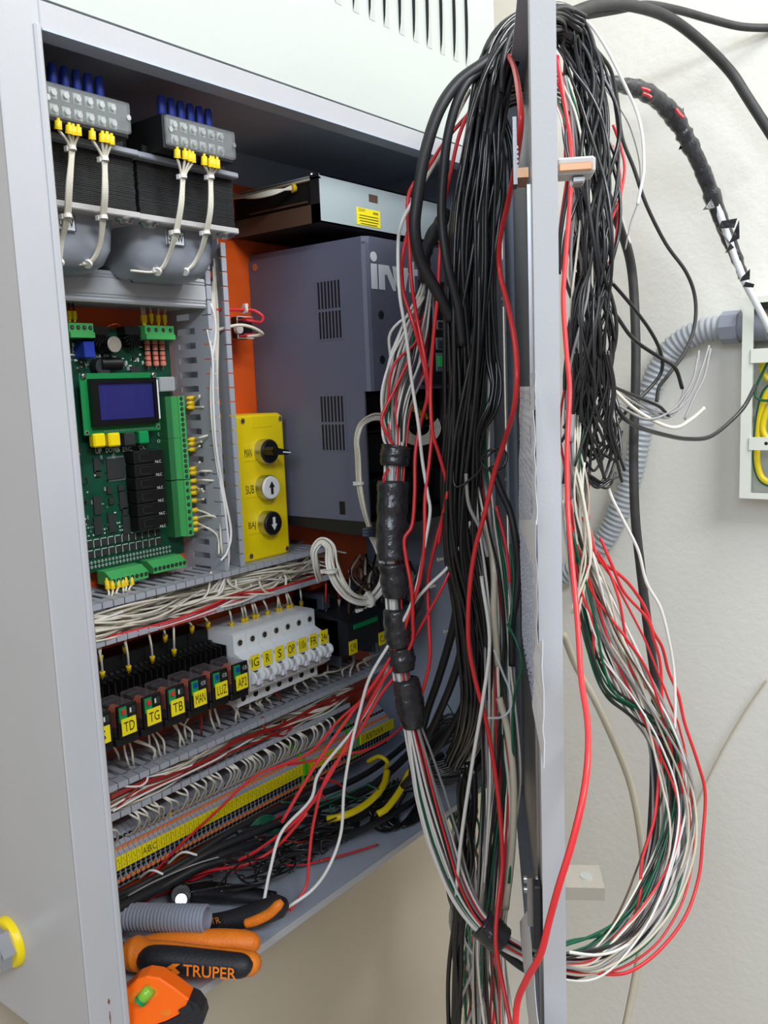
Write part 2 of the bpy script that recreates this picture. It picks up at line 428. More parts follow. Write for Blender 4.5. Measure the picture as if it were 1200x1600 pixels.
b.add(vs, [[j*n+i, j*n+(i+1) % n, (j+1)*n+(i+1) % n, (j+1)*n+i] for j in range(4) for i in range(n)], 'bell', True); b.add(rings[-1], [list(range(n))], 'bell')
b.build('bell_cover', tr)
for (x, y) in ((.507, .053), (.597, .053)):
    MB().lathe((x, y, .148), (x, y, .1525), [(0, .003), (.1, .0055), (.6, .006), (.65, .009), (1, .009)], 'steel', 16).build('bolt', tr)
RX, RZ = AY(275, 372, .0600).x-.563, AY(275, 372, .06).z-.1313
pl = MB().box(.553+RX, .573+RX, .0602, .0625, .125+RZ, .1375+RZ, 'mcb').build('rating_plate', tr)
s = MB(); text(s, '500W', .563+RX, .1313+RZ, .007, 'ink', yf(.0598), .0165, .01)
for (q0, q1, q2, q3) in ((.553, .573, .1370, .1375), (.553, .573, .125, .1255), (.553, .5535, .125, .1375), (.5725, .573, .125, .1375)): s.box(q0+RX, q1+RX, .0598, .0603, q2+RZ, q3+RZ, 'ink')
s.build('lettering', pl)
MB().rbox(.505, .584, .022, .075, .2095, .2385, 'blacker', .001).box(.50, .595, .046, .14, .2086, .216, 'blacker').build('terminal_base', tr)
cv = MB().rbox(.5055, .5835, .0165, .0215, .2125, .2365, 'clear', .0012).build('terminal_cover', tr)
for k in range(6):
    x = .5165+k*.0105
    s = MB(); s.box(x-.0035, x+.0035, .0215, .0222, .2145, .2225, 'solder'); s.cyl((x, .019, .2185), (x, .0222, .2185), .0024, 'steel', 10)
    s.box(x-.0035, x+.0035, .0215, .0222, .2265, .2345, 'solder'); s.cyl((x, .019, .2305), (x, .0222, .2305), .0024, 'steel', 10); s.build('screw_terminal', tr)
    MB().lathe((x, .036, .237), (x, .036, .2575), [(0, .0022), (.1, .0036), (.8, .0038), (1, .0028)], 'blue', 10).build('insulated_lug', tr)
for x in (.5085, .5805): MB().cyl((x, .0155, .2245), (x, .0165, .2245), .0022, 'steel', 10).build('cover_screw', tr)
dup(tr, (-.1145, 0, .0005), label='black laminated transformer, the left one, partly hidden by the cabinet frame')
# ---- transformer leads
def leads(label, tops, tie1, mid, tie2, tail):
    t = thing('lead_bundle', AY(*tie1, .03), label, 'wires', 'white leads tied below the transformer terminals')
    T1 = AY(*tie1, .028)
    for i, (x, y) in enumerate(tops):
        a = AY(x, y-9, .02); q = AY(x, y+9, .022); ferrule(a, q, t, .0028)
        o = Vector(((i-1.5)*.0013, 0, 0)); pts = [q, T1+o]+[AY(*m_, .032)+o for m_ in mid]+[AY(*tie2, .044)+o]+[AY(px, py, .06+.01*k)+o*.6 for k, (px, py) in enumerate(tail)]
        wire(pts, .0012, 'cream', t)
    tie(T1, (0, .1, 1), .0036, t); tie(AY(*tie2, .044), (0, .1, 1), .004, t); tie(AY(*tail[-2], .06+.01*(len(tail)-2)), (.6, .3, .5), .004, t)
leads('white leads with yellow ferrules, leftmost pair from the left transformer', [(91, 193), (108, 200), (114, 202), (122, 203)], (112, 232), [(108, 290)], (105, 338), [(97, 375), (93, 410), (92, 425)])
leads('white leads with yellow ferrules, under the right half of the left transformer terminals', [(144, 209), (160, 213), (167, 214), (174, 217)], (163, 249), [(164, 300)], (161, 340), [(155, 385), (137, 412), (100, 409)])
leads('white leads crossing the 500W plate of the right transformer', [(277, 238), (289, 240), (296, 243), (301, 245)], (286, 276), [(283, 320)], (275, 363), [(263, 400), (246, 424), (205, 423)])
leads('white leads hanging at the right end of the right transformer', [(319, 249), (329, 252), (333, 253), (339, 254)], (329, 277), [(329, 325)], (322, 364), [(310, 400), (289, 424), (250, 421)])
# ---- cable ducts
def duct_h(z0, z1, x0, x1, label, Yf=.112, lowx1=None, pit=.0125, top=True):
    d = thing('cable_duct', (x0, YP, z0), label, 'cable duct')
    MB().box(x0, x1, YP-.0018, YP-.0002, z0, z1, 'duct').build('base', d)
    base = None
    for z, zz, sgn, e in ((z1, z1-.0012, 1, x1), (z0, z0+.0012, -1, lowx1 or x1)):
        MB().box(x0, e, YP-.016, YP-.002, min(z, zz), max(z, zz), 'duct').build('wall_strip', d)
        MB().box(x0, e, Yf+.012, Yf+.0145, min(z, zz), max(z, zz), 'duct').build('wall_strip', d)
        k = 0; first = None; n = int((e-x0)/pit)
        for i in range(n):
            xa = x0+i*pit
            if first is None:
                f = MB(); f.box(xa+.0006, xa+pit-.0006, Yf, Yf+.013, min(z, zz), max(z, zz), 'duct'); f.box(xa+.003, xa+pit-.003, Yf+.013, YP-.012, min(z, zz), max(z, zz), 'duct')
                f.box(xa+.0006, xa+pit-.0006, Yf-.0010, Yf+.0006, z-sgn*.006, z, 'duct')
                first = f.build('finger', d); fx = xa
            else: dup(first, (xa-fx, 0, 0), d)
    return d
def duct_v(x0, x1, z0, z1, label, Yf=.114, pit=.0152):
    d = thing('cable_duct', (x0, YP, z0), label, 'cable duct')
    MB().box(x0, x1, YP-.0018, YP-.0002, z0, z1, 'duct').build('base', d)
    for x, xx, sgn in ((x0, x0+.0012, -1), (x1, x1-.0012, 1)):
        MB().box(min(x, xx), max(x, xx), YP-.016, YP-.002, z0, z1, 'duct').build('wall_strip', d)
        MB().box(min(x, xx), max(x, xx), Yf+.010, Yf+.022, z0, z1, 'duct').build('wall_strip', d)
        first = None
        for i in range(int((z1-z0)/pit)):
            za = z0+i*pit
            if first is None:
                f = MB(); f.box(min(x, xx), max(x, xx), Yf, Yf+.011, za+.0006, za+pit-.0006, 'duct'); f.box(min(x, xx), max(x, xx), Yf+.021, YP-.012, za+.0032, za+pit-.0032, 'duct')
                f.box(x, x-sgn*.0065, Yf-.0010, Yf+.0006, za+.0006, za+pit-.0006, 'duct')
                first = f.build('finger', d); fz = za
            else: dup(first, (0, 0, za-fz), d)
    return d
duct_v(.6205, .6505, -.1915, .168, 'open slotted vertical cable duct full of white wires, between board and yellow station')
duct_h(-.2335, -.1915, .352, .800, 'upper open horizontal cable duct, below the green board', lowx1=.800)
duct_h(-.408, -.3725, .352, .895, 'lower open horizontal cable duct, above the terminal strip', lowx1=.822)
dl = thing('cable_duct', (.352, YP, .089), 'closed horizontal cable duct with grey ribbed cover, under the transformers', 'cable duct')
MB().box(.352, .6195, .118, YP-.0002, .0905, .1165, 'duct').build('base', dl)
c = MB(); prof = [(.0885, .122), (.0885, .1145), (.0905, .1130), (.0925, .1145), (.0938, .1130), (.0952, .1145), (.0965, .1130), (.1100, .1130), (.1110, .1145), (.1122, .1130), (.1135, .1145), (.1150, .1130), (.1180, .1145), (.1180, .122)]
c.prism([(y, z) for z, y in prof], 'x', .352, .619, 'duct_lid'); c.build('cover', dl)
# ---- control board
YBD = .160
bd = thing('circuit_board', (.5, YP, -.17), 'green control circuit board with a small blue display, left of the vertical duct', 'circuit board')
MB().box(.36, .6045, YBD, YBD+.002, -.172, .0685, 'pcb').build('board', bd)
for (x, z) in ((.38, .05), (.59, .05), (.59, -.16), (.38, -.16)): MB().cyl((x, YBD+.002, z), (x, YP, z), .003, 'steel', 8).build('standoff', bd)
def bp(x, y, Y=YBD): return AY(x, y, Y)
def bbox(x0, y0, x1, y1, Ya, Yb, m, name, c=0, label=None, par=None):      # box whose front face fills the given spot of the board
    a = AY(x0, y0, Ya); b_ = AY(x1, y1, Ya); s = MB(); s.box(a.x, b_.x, Ya, Yb, b_.z, a.z, m, c)
    return s.build(name, par or bd, label)
# display module
YL = .142
a = AY(133, 585, YL+.004); b_ = AY(250, 672, YL+.004)
lx0, lx1, lz1, lz0 = .467, .571, .0235, -.0325
fx0, fx1, fz1, fz0 = AY(145, 630, YL-.002).x, AY(247, 630, YL-.002).x, AY(195, 591, YL).z, AY(199, 664, YL).z
ix0, ix1, iz1, iz0 = AY(154, 627, YL).x, AY(240, 625, YL).x, AY(196, 598, YL).z, AY(198, 654, YL).z
md = MB().rbox(fx0-.008, fx1+.006, YL+.0045, YL+.006, fz0-.008, fz1+.0055, 'pcb_edge', .0006).build('display_module', bd)
s = MB(); a0 = AY(143, 592, YL); b0 = AY(246, 664, YL)
s.prism([(fx0, fz0), (fx1, fz0), (fx1, iz0), (fx0, iz0)], 'y', YL-.002, YL+.0045, 'bezel')
s.prism([(fx0, iz1), (fx1, iz1), (fx1, fz1), (fx0, fz1)], 'y', YL-.002, YL+.0045, 'bezel')
s.prism([(fx0, iz0), (ix0, iz0), (ix0, iz1), (fx0, iz1)], 'y', YL-.002, YL+.0045, 'bezel')
s.prism([(ix1, iz0), (fx1, iz0), (fx1, iz1), (ix1, iz1)], 'y', YL-.002, YL+.0045, 'bezel')
s.build('bezel', md)
MB().box(ix0, ix1, YL+.0005, YL+.004, iz0, iz1, 'lcd').build('screen', md)
MB().rbox(fx1+.0005, fx1+.003, YL-.001, YL+.0045, fz0+.004, fz1-.002, 'mcb', .0005).build('backlight_edge', md)
for (x, z) in ((fx0-.004, fz1+.003), (fx1+.001, fz1+.003)):
    MB().lathe((x, YL+.002, z), (x, YL+.0045, z), [(0, .0015), (.4, .0032), (1, .0034)], 'steel', 12).build('screw', md)
for (x, z) in ((fx0-.005, fz0-.005), (fx1+.003, fz0-.004)):
    MB().cyl((x, YL+.004, z), (x, YL+.0046, z), .0022, 'solder', 12).cyl((x, YL+.0036, z), (x, YL+.0041, z), .0013, 'blacker', 10).build('mounting_hole', md)
s = MB()
for k in range(20): x = fx0+.015+k*.003; s.cyl((x, YL+.004, fz0-.005), (x, YL+.0046, fz0-.005), .0009, 'solder', 6)
s.build('solder_row', md, kind='stuff')
# push buttons
for (x0, y0, x1, y1, m_, lab) in ((146, 678, 167, 698, 'yellow', 'UP'), (170, 677, 190, 697, 'yellow', 'DOWN'), (195, 676, 214, 696, 'chip', 'ESC'), (218, 674, 235, 693, 'button_green', 'OK')):
    bbox(x0, y0, x1, y1, .143, .152, m_, 'push_button', .0015, None if lab not in ('ESC',) else 'black button')
    bbox(x0-1, y0-1, x1+1, y1+1, .152, YBD, 'blacker', 'switch_base')
s = MB()
for t_, x, y, h, tw in (('UP', 152, 704.5, .0052, .0072), ('DOWN', 174, 702.5, .0052, .0160), ('ESC.', 197.5, 701.5, .0052, .0120), ('OK', 220.5, 699, .0052, .0080)):
    p = AY(x, y, YBD-.0004); text(s, t_, p.x, p.z, h, 'silk', yf(YBD-.0026), tw, bold=.02)
for t_, x, y in (('F2', 254, 657), ('OT3', 252, 668), ('OT4', 252, 678), ('OCC', 252, 689), ('F5', 254, 696), ('A', 250, 622), ('B', 250.5, 630)):
    p = AY(x, y, YBD-.0004); text(s, t_, p.x, p.z, .0034, 'silk', yf(YBD-.0005))
s.build('silkscreen', bd)
# terminal plugs
def holes(par, pts, Yf, r=.0021):
    for (x, z) in pts:
        s = MB(); s.lathe((x, Yf-.0003, z), (x, Yf+.0002, z), [(0, r), (1, r)], 'blacker', 10); s.cyl((x, Yf-.0005, z), (x, Yf, z), r*.55, 'steel', 8); s.build('screw', par)
def plug(x0, x1, z0, z1, n, vert, Yf=.137, lip='l'):
    s = MB(); L = .0008
    if vert:
        s.prism([(x0, YBD), (x0, Yf+.008), (x0+.0045, Yf+.0015), (x0+.005, Yf), (x1, Yf), (x1, YBD)], 'z', z0, z1, 'conn')
    elif lip == 'b':
        s.prism([(YBD, z1), (Yf+.010, z1), (Yf, z1-.0062), (Yf, z0), (YBD, z0)], 'x', x0, x1, 'conn')
    else:
        s.prism([(YBD, z1), (Yf, z1), (Yf, z0+.005), (Yf-.002, z0+.005), (Yf-.002, z0), (YBD, z0)], 'x', x0, x1, 'conn')
    o = s.build('terminal_plug', bd)
    if vert: holes(o, [((x0+x1)/2+.0022, z0+(i+.5)*(z1-z0)/n) for i in range(n)], Yf)
    elif lip == 'b': holes(o, [(x0+(i+.5)*(x1-x0)/n, z0+.0045) for i in range(n)], Yf)
    else: holes(o, [(x0+(i+.5)*(x1-x0)/n, (z0+z1)/2+.0025) for i in range(n)], Yf)
    return o
def pr(x, y, Y): p = AY(x, y, Y); return p.x, p.z
YG = .140
for (ya, yb, n) in ((619, 683, 8), (685, 748, 8), (752, 794, 4), (797, 838, 4)):
    xa, za = pr(276, ya, YG); xb, zb = pr(294, yb, YG)
    plug(.5905, .6035, zb, za, n, True, YG)
    MB().box(.583, .5905, YG+.006, YBD, zb, za, 'conn_dark').build('plug_header', bd)
for (xa, xb, y0, y1) in ((107, 145, 504, 524), (226, 271, 508, 528)):
    a = AY(xa, y0, .139); b_ = AY(xb, y0, .139); c_ = AY(xa, y1, .139)
    plug(max(a.x, .39), b_.x, min(c_.z, .0575), min(a.z, .0715), 4, False, .139)
a = AY(171, 875, .137); b_ = AY(229, 862, .137); plug(a.x, b_.x, -.1845, -.171, 8, False, .137, 'b')
a = AY(237, 870, .139); b_ = AY(291, 858, .139); plug(a.x+.001, b_.x-.001, -.1825, -.170, 8, False, .139, 'b')
MB().box(.455, .4685, .148, YBD, -.181, -.168, 'conn').build('plug_header', bd)
for (ya, yb) in ((550, 620), (622, 735), (737, 840)):
    za = AY(118, ya, YG).z; zb = AY(118, yb, YG).z
    MB().rbox(.405, .4475+(.003 if ya > 600 else 0)-.002, YG, YBD, zb+.0006, za, 'conn', .0005).build('terminal_plug', bd)
# parts on the board
def comp(x, y, w, h, d, m_, name, c=0):
    p = AY(x, y, YBD-d); return MB().box(p.x-w/2, p.x+w/2, YBD-d, YBD, p.z-h/2, p.z+h/2, m_, c).build(name, bd)
ic = comp(181, 732, .0205, .0205, .003, 'chip', 'microchip'); p = AY(181, 732, YBD)
s = MB()
for k in range(24):
    o = -.0095+k*.00083
    s.box(p.x+o-.0002, p.x+o+.0002, YBD-.001, YBD, p.z+.0103, p.z+.0125, 'solder'); s.box(p.x+o-.0002, p.x+o+.0002, YBD-.001, YBD, p.z-.0125, p.z-.0103, 'solder')
    s.box(p.x-.0128, p.x-.0103, YBD-.001, YBD, p.z+o-.0002, p.z+o+.0002, 'solder'); s.box(p.x+.0103, p.x+.0125, YBD-.001, YBD, p.z+o-.0002, p.z+o+.0002, 'solder')
s.build('chip_pins', bd, kind='stuff')
for (x, y, w, h) in ((152, 726, .0072, .0145), (154, 740, .006, .006), (153, 790, .0085, .018), (193, 782, .0085, .018), (154, 822, .009, .018), (176, 818, .009, .018), (198, 820, .009, .019), (172, 766, .006, .007), (175, 783, .006, .006), (190, 762, .007, .006), (196, 800, .006, .009), (212, 580, .012, .010)):
    comp(x, y, w, h, .002, 'chip', 'microchip')
# capacitors, coil, relays and so on at the top
def capz(x, y, r, L, m1='black', m2='zinc', name='capacitor'):
    p = AY(x, y, YBD-L); s = MB(); s.cyl((p.x, YBD-L, p.z), (p.x, YBD, p.z), r, m1, 18); s.lathe((p.x, YBD-L-.0006, p.z), (p.x, YBD-L, p.z), [(0, r*.86), (1, r*.93)], m2, 18); return s.build(name, bd)
capz(179, 538, .0085, .022); capz(162, 573, .009, .011, 'rubber', 'chip', 'choke_coil')
p = AY(192, 568, .145); s = MB(); s.cyl((p.x-.022, .151, p.z), (p.x, .149, p.z), .0062, 'black', 16); s.lathe((p.x, .149, p.z), (p.x+.0008, .149, p.z), [(0, .006), (1, .005)], 'zinc', 16); s.build('capacitor', bd)
bbox(131, 533, 150, 559, .142, YBD, 'blue', 'trimmer_block', .0008)
for (x, w) in ((155, .016), (205, .02)):
    p = AY(x, 522, .15); s = MB()
    for k in range(9):
        a = math.radians(200+k*17); s.prism([(p.x, p.z), (p.x+math.cos(a)*.013, p.z+math.sin(a)*.013), (p.x+math.cos(a+.1)*.013, p.z+math.sin(a+.1)*.013)], 'y', .146, YBD, 'black')
    s.box(p.x-w/2, p.x+w/2, .146, YBD, p.z-.001, p.z+.007, 'black'); s.build('heat_sink', bd)
wire([AY(168, 510, .15), AY(180, 506, .146), AY(188, 509, .15)], .0005, 'copper', bd, 'jumper')
for x in (231, 243, 254):
    p = AY(x, 552, .155); s = MB(); s.lathe((p.x, .1555, p.z-.013), (p.x, .1555, p.z+.013), [(0, .0028), (.08, .0034), (.2, .0030), (.8, .0030), (.92, .0034), (1, .0028)], 'resistor', 12)
    for k in (-.4, -.15, .1, .4): s.lathe((p.x, .1555, p.z+k*.02), (p.x, .1555, p.z+k*.02+.0012), [(0, .0033), (1, .0033)], 'dark_red' if k != .1 else 'ink', 12)
    s.tube([(p.x, YBD, p.z+.017), (p.x, .1555, p.z+.016), (p.x, .1555, p.z+.012)], .0004, 'solder', 5); s.tube([(p.x, YBD, p.z-.017), (p.x, .1555, p.z-.016), (p.x, .1555, p.z-.012)], .0004, 'solder', 5)
    s.build('resistor', bd)
p = AY(266, 600, .145); MB().rbox(.578, .598, .146, YBD, p.z-.0075, p.z+.0075, 'plastic_clear', .001).build('usb_socket', bd); MB().box(.597, .601, .147, YBD-.001, p.z-.007, p.z+.0075, 'chrome').build('usb_shell', bd)
# the six black relays on the board
za = AY(215, 705, .143).z; zb = AY(240, 826, .143).z; dz = (za-zb)/6; xa = AY(213, 760, .143).x; xb = AY(262, 760, .143).x-.002
first = None
for k in range(6):
    z1 = za-k*dz
    if first is None:
        s = MB(); s.rbox(xa, xb, .143, YBD, z1-dz+.0006, z1, 'black', .0008); first = s.build('board_relay', bd)
        s = MB(); xm = (xa+xb)/2; s.box(xm-.012, xm-.0005, .1426, .1432, z1-.0035, z1-.003, 'chip'); s.box(xm-.013, xm-.012, .1426, .1432, z1-dz+.004, z1-.0035, 'chip'); s.box(xm-.012, xm-.0005, .1426, .1432, z1-dz+.003, z1-dz+.0036, 'chip')
        text(s, 'NLC', xb-.008, z1-.0125, .0028, 'silk', yf(.1427)); s.build('print', first)
    else: dup(first, (0, 0, -k*dz), bd)
s = MB(); rnd = random.Random(3)
for r_, (z, w, h, step) in enumerate(((-.1265, .0012, .0012, .0026), (-.1305, .0012, .0012, .0026), (-.1345, .0012, .0012, .0026))):
    x = .462
    while x < .578: s.box(x-w/2, x+w/2, YBD-.001, YBD, z-h/2+rnd.uniform(-.0004, .0004), z+h/2, rnd.choice(['solder', 'chip', 'silk'])); x += step
for z in (-.143, -.1535):
    x = .463
    while x < .578:
        s.box(x-.0028, x+.0028, YBD-.0018, YBD, z-.0035, z+.0030, 'chip'); s.box(x-.0036, x-.0031, YBD-.0006, YBD, z-.004, z+.004, 'silk'); s.box(x-.0036, x+.003, YBD-.0006, YBD, z+.0034, z+.004, 'silk'); x += .0083
x = .463
while x < .585:
    for z in (-.162, -.1665): s.box(x-.0005, x+.0005, YBD-.001, YBD, z-.0014, z+.0014, 'silk'); s.box(x-.0018, x+.0018, YBD-.001, YBD, z-.0004, z+.0004, 'solder')
    x += .0042
for k in range(230):                                                     # scattered small chips and pads
    x = rnd.uniform(.452, .575); z = rnd.choice([rnd.uniform(-.125, -.045), rnd.uniform(.028, .055)])
    if xa-.006 < x < xb and zb < z < za: x = .452+(x-.452)*.3
    w = rnd.choice([.0006, .001, .0018]); h = rnd.choice([.0006, .001, .002]); s.box(x-w, x+w, YBD-.0012, YBD, z-h, z+h, rnd.choice(['solder', 'chip', 'silk', 'chip', 'solder']))
for k in range(34):
    z = -.035-k*.0026; s.box(.450, .4525, YBD-.001, YBD, z-.0006, z+.0006, 'solder'); 
s.build('surface_parts', bd, kind='stuff')
# ---- board wires with ferrules
def fset(label, ends, Y0, dirn, L=.0125, r=.0012, group='wires with yellow ferrules on the green board', rf=.0024, name='ferrule_wires', col='cream'):
    t = thing(name, AY(ends[0][0][0], ends[0][0][1], Y0), label, 'wires', group)
    for e in ends:
        p = AY(*e[0], Y0); q = p+Vector(dirn)*L; ferrule(p, q, t, rf); wire([q]+[AY(x, y, Y) for x, y, Y in e[1:]], r, col, t)
    return t
fset('two dark wires with yellow ferrules at the top left corner of the board', [((109, 503), (108, 480, .15), (107, 462, .16)), ((117, 503), (115, 480, .15), (109, 462, .16))], .145, (0, 0, 1), .010, col='brown')
fset('white wires dropping into the plug at the top right of the board', [((224, 508), (221, 480, .15), (218, 462, .16)), ((227, 508), (225, 480, .15), (223, 462, .16)), ((237, 506), (234, 480, .15), (230, 462, .16)), ((248, 508), (247, 485, .15), (247, 462, .16)), ((258, 508), (257, 490, .15), (259, 468, .16))], .145, (0, 0, 1), .010)
fset('white wires leaving the bottom plug of the board', [((166, 903), (170, 930, .135), (162, 950, .13)), ((174, 903), (175, 930, .135), (168, 952, .13)), ((183, 901), (182, 925, .135), (180, 945, .13)), ((190, 900), (193, 925, .135), (198, 946, .13)), ((195, 898), (196, 925, .135), (191, 946, .13)), ((204, 897), (202, 920, .135), (196, 944, .13))], .139, (0, -.1, -1), .011)
rs = []
for y, seq in ((622, [(312, 618)]), (630, [(312, 620)]), (637, [(318, 636)]), (687, [(312, 684), (325, 680)]), (694, [(315, 690)]), (703, [(312, 697)]), (733, [(312, 722)]), (740, [(318, 736), (340, 738), (343, 750)]), (752, [(318, 750), (334, 751)]), (763, [(318, 768)]), (771, [(316, 764)]), (783, [(318, 780)]), (798, [(330, 806), (352, 830), (358, 860)]), (811, [(326, 806), (340, 812), (352, 850)]), (819, [(325, 826), (345, 842), (350, 870)]), (829, [(322, 824), (340, 838), (342, 866)])):
    rs.append(((291+(y-620)*.03, y),)+tuple((x, yy, .128-.006*k) for k, (x, yy) in enumerate(seq)))
fset('row of white wires with yellow ferrules on the right edge of the board', rs, .147, (1, -.1, 0), .009)
# wires in the vertical duct
vd = thing('wire_bundle', (.635, .12, -.19), 'white wires running down the vertical slotted duct', 'wires')
for i in range(9):
    rn = random.Random(50+i); o = rn.uniform(-5, 5)
    P = [(333+o*.3, 400+rn.uniform(0, 80), .13), (336+o, 500, .125), (337+o*.6, 600, .122), (340+o, 690, .120), (346+o*.6, 780, .118), (350+o, 850, .116), (354+o*.5, 892, .118), (345+o*4, 925, .125)]
    wire([AY(x, y, Y) for x, y, Y in P], .0012, 'cream', vd)
wire([AY(x, y, Y) for x, y, Y in ((321, 462, .118), (333, 485, .112), (337, 520, .112), (331, 570, .114), (330, 640, .115), (338, 720, .115), (352, 800, .112), (357, 880, .114), (340, 930, .118))], .0014, 'white_wire', vd)
wire([AY(x, y, Y) for x, y, Y in ((324, 515, .116), (332, 560, .112), (333, 620, .112), (338, 700, .112), (350, 770, .112), (361, 830, .110), (355, 862, .108), (345, 876, .11))], .0014, 'white_wire', vd)
# ---- small shunt block with red and white wires
sb = thing('bridge_rectifier', AY(378, 532, .15), 'small black rectifier block with red-sleeved lugs, on the bare orange plate', 'electrical component')
a = AY(357, 494, .160); b_ = AY(388, 531, .160)
MB().rbox(a.x, b_.x, .160, YP, b_.z, a.z, 'copper', .001).build('heat_spreader', sb)
MB().rbox(a.x+.003, b_.x-.001, .150, .160, b_.z+.001, a.z-.001, 'black', .001).build('body', sb)
s = MB(); 
for (x0, x1, z0, z1) in ((a.x+.003, b_.x-.001, a.z-.0015, a.z-.0005), (a.x+.003, b_.x-.001, b_.z+.0005, b_.z+.0015), (a.x+.003, a.x+.004, b_.z+.001, a.z-.001)): s.box(x0, x1, .1494, .1505, z0, z1, 'mcb')
s.build('rim', sb)
for (x, y) in ((372, 500), (374, 525)):
    p = AY(x, y, .148); MB().lathe(p, p+Vector((.012, -.012, .0005)), [(0, .001), (.3, .0012), (.35, .0024), (1, .0024)], 'red', 10).build('lug_sleeve', sb)
p = AY(375, 514, .146); MB().cyl(p, p+Vector((0, .005, 0)), .0052, 'tie', 14).build('fixing_nut', sb)
wire([AY(x, y, Y) for x, y, Y in ((330, 483, .13), (345, 484, .125), (372, 484, .128), (395, 485, .125), (410, 494, .12), (408, 503, .122), (396, 502, .13), (384, 500, .136))], .0018, 'red', sb)
wire([AY(x, y, Y) for x, y, Y in ((340, 516, .125), (352, 512, .12), (375, 508, .12), (395, 512, .118), (410, 521, .12), (404, 524, .128), (386, 526, .136))], .0018, 'cream', sb)
tie(AY(382, 484, .128), (1, 0, 0), .0045, sb)
# ---- yellow push-button station
YS = .125
st = thing('push_button_station', (.69, YP, -.192), 'yellow push-button station with rotary switch and two arrow buttons', 'control station')
sx0, sx1, sz0, sz1 = .6535, .7355, -.1925, -.0245
s = MB(); R = .008; poly = []
for (cx, cz, a0) in ((sx1-R, sz1-R, 0), (sx0+R, sz1-R, 90), (sx0+R, sz0+R, 180), (sx1-R, sz0+R, 270)):
    for k in range(6): a = math.radians(a0+18*k); poly.append((cx+R*math.cos(a), cz+R*math.sin(a)))
cx, cz = (sx0+sx1)/2, (sz0+sz1)/2
def sc(f): return [(cx+(x-cx)*(1-f/(sx1-sx0)*2), cz+(z-cz)*(1-f/(sz1-sz0)*2)) for x, z in poly]
vs = [(x, YP-.0005, z) for x, z in poly]+[(x, YS+.004, z) for x, z in poly]+[(x, YS+.001, z) for x, z in sc(.0012)]+[(x, YS, z) for x, z in sc(.0035)]; n = len(poly)
s.add(vs, [[j*n+i, j*n+(i+1) % n, (j+1)*n+(i+1) % n, (j+1)*n+i] for j in range(3) for i in range(n)], 'yellow', True); s.add(vs[3*n:], [list(range(n))], 'yellow')
s.build('housing', st)
for (x, y) in ((378.5, 658), (437, 654), (392, 869), (448, 857)):
    p = AY(x, y, YS); MB().cyl((p.x, YS-.0002, p.z), (p.x, YS+.0001, p.z), .0042, 'ferrule', 14).cyl((p.x, YS-.0012, p.z), (p.x, YS, p.z), .0028, 'steel', 10).build('screw', st)
def btn(x, y, m1, m2, name):
    p = AY(x, y, YS-.0135); px, pz = p.x, p.z; s = MB()
    s.lathe((px, YS-.0115, pz), (px, YS, pz), [(0, .0140), (.08, .0143), (1, .0143)], 'steel', 30)
    s.lathe((px, YS-.0135, pz), (px, YS-.0105, pz), [(0, .0122), (.3, .0132), (1, .0134)], m1, 30); o = s.build(name, st); return o, px, pz
o, px, pz = btn(423.5, 705.5, 'black', 'mcb', 'rotary_switch')
s = MB(); R = Matrix.Rotation(math.radians(8), 4, 'Y')
def kt(x, y, z): v = R @ Vector((x, y, z)); return (px+v.x, YS-.0135+v.y, pz+v.z)
s.prism([(-.0135, -.001), (-.0105, -.0045), (.0125, -.0025), (.0160, -.001), (.0160, .001), (.0125, .0025), (-.0105, .0045), (-.0135, .001)], 'y', -.015, 0, 'black', tf=lambda x, y, z: kt(x, y, z))
s.box(.004, .0162, -.0154, -.0148, -.0008, .0008, 'mcb', tf=kt); s.box(.0158, .0164, -.0152, -.006, -.0008, .0008, 'mcb', tf=kt); s.build('knob', o)
for (x, y, mm, im, up_) in ((425, 762, 'button_white', 'ink', 1), (428.5, 818, 'black', 'button_white', -1)):
    o, px, pz = btn(x, y, mm, im, 'push_button')
    if mm == 'black': o['label'] = 'black button with a white down arrow'
    else: o['label'] = 'white button with a black up arrow'
    a = [(-.0019, -.0075), (.0019, -.0075), (.0019, .0005), (.0045, .0005), (0, .0075), (-.0045, .0005), (-.0019, .0005)]
    if up_ < 0: a = [(x_, -z_) for x_, z_ in a]
    MB().prism([(px+x_, pz+z_) for x_, z_ in a], 'y', YS-.0139, YS-.0134, im).build('arrow', o)
for t_, x, y, w, ex, ew in (('MAN', 387, 708, .0110, 'MAN', .006), ('SUB', 390, 765, .0125, 'B', .004), ('BAJ', 393.5, 822, .0110, 'LA', .006)):
    p = AY(x, y, YS)
    lp = MB().rbox(p.x-w/2-.0015, p.x+w/2+.006, YS-.0006, YS, p.z-.0095, p.z+.0095, 'yellow', .0003).build('label_tape', st)
    s = MB(); text(s, t_, p.x, p.z, .0095, 'ink', yf(YS-.0008), w); s.build('lettering', lp)
for (x, y, w, h) in ((408.5, 659, .034, .0125),):
    p = AY(x, y, YS); MB().rbox(p.x-w/2, p.x+w/2, YS-.0005, YS, p.z-h/2, p.z+h/2, 'yellow', .0003).build('blank_plate', st)
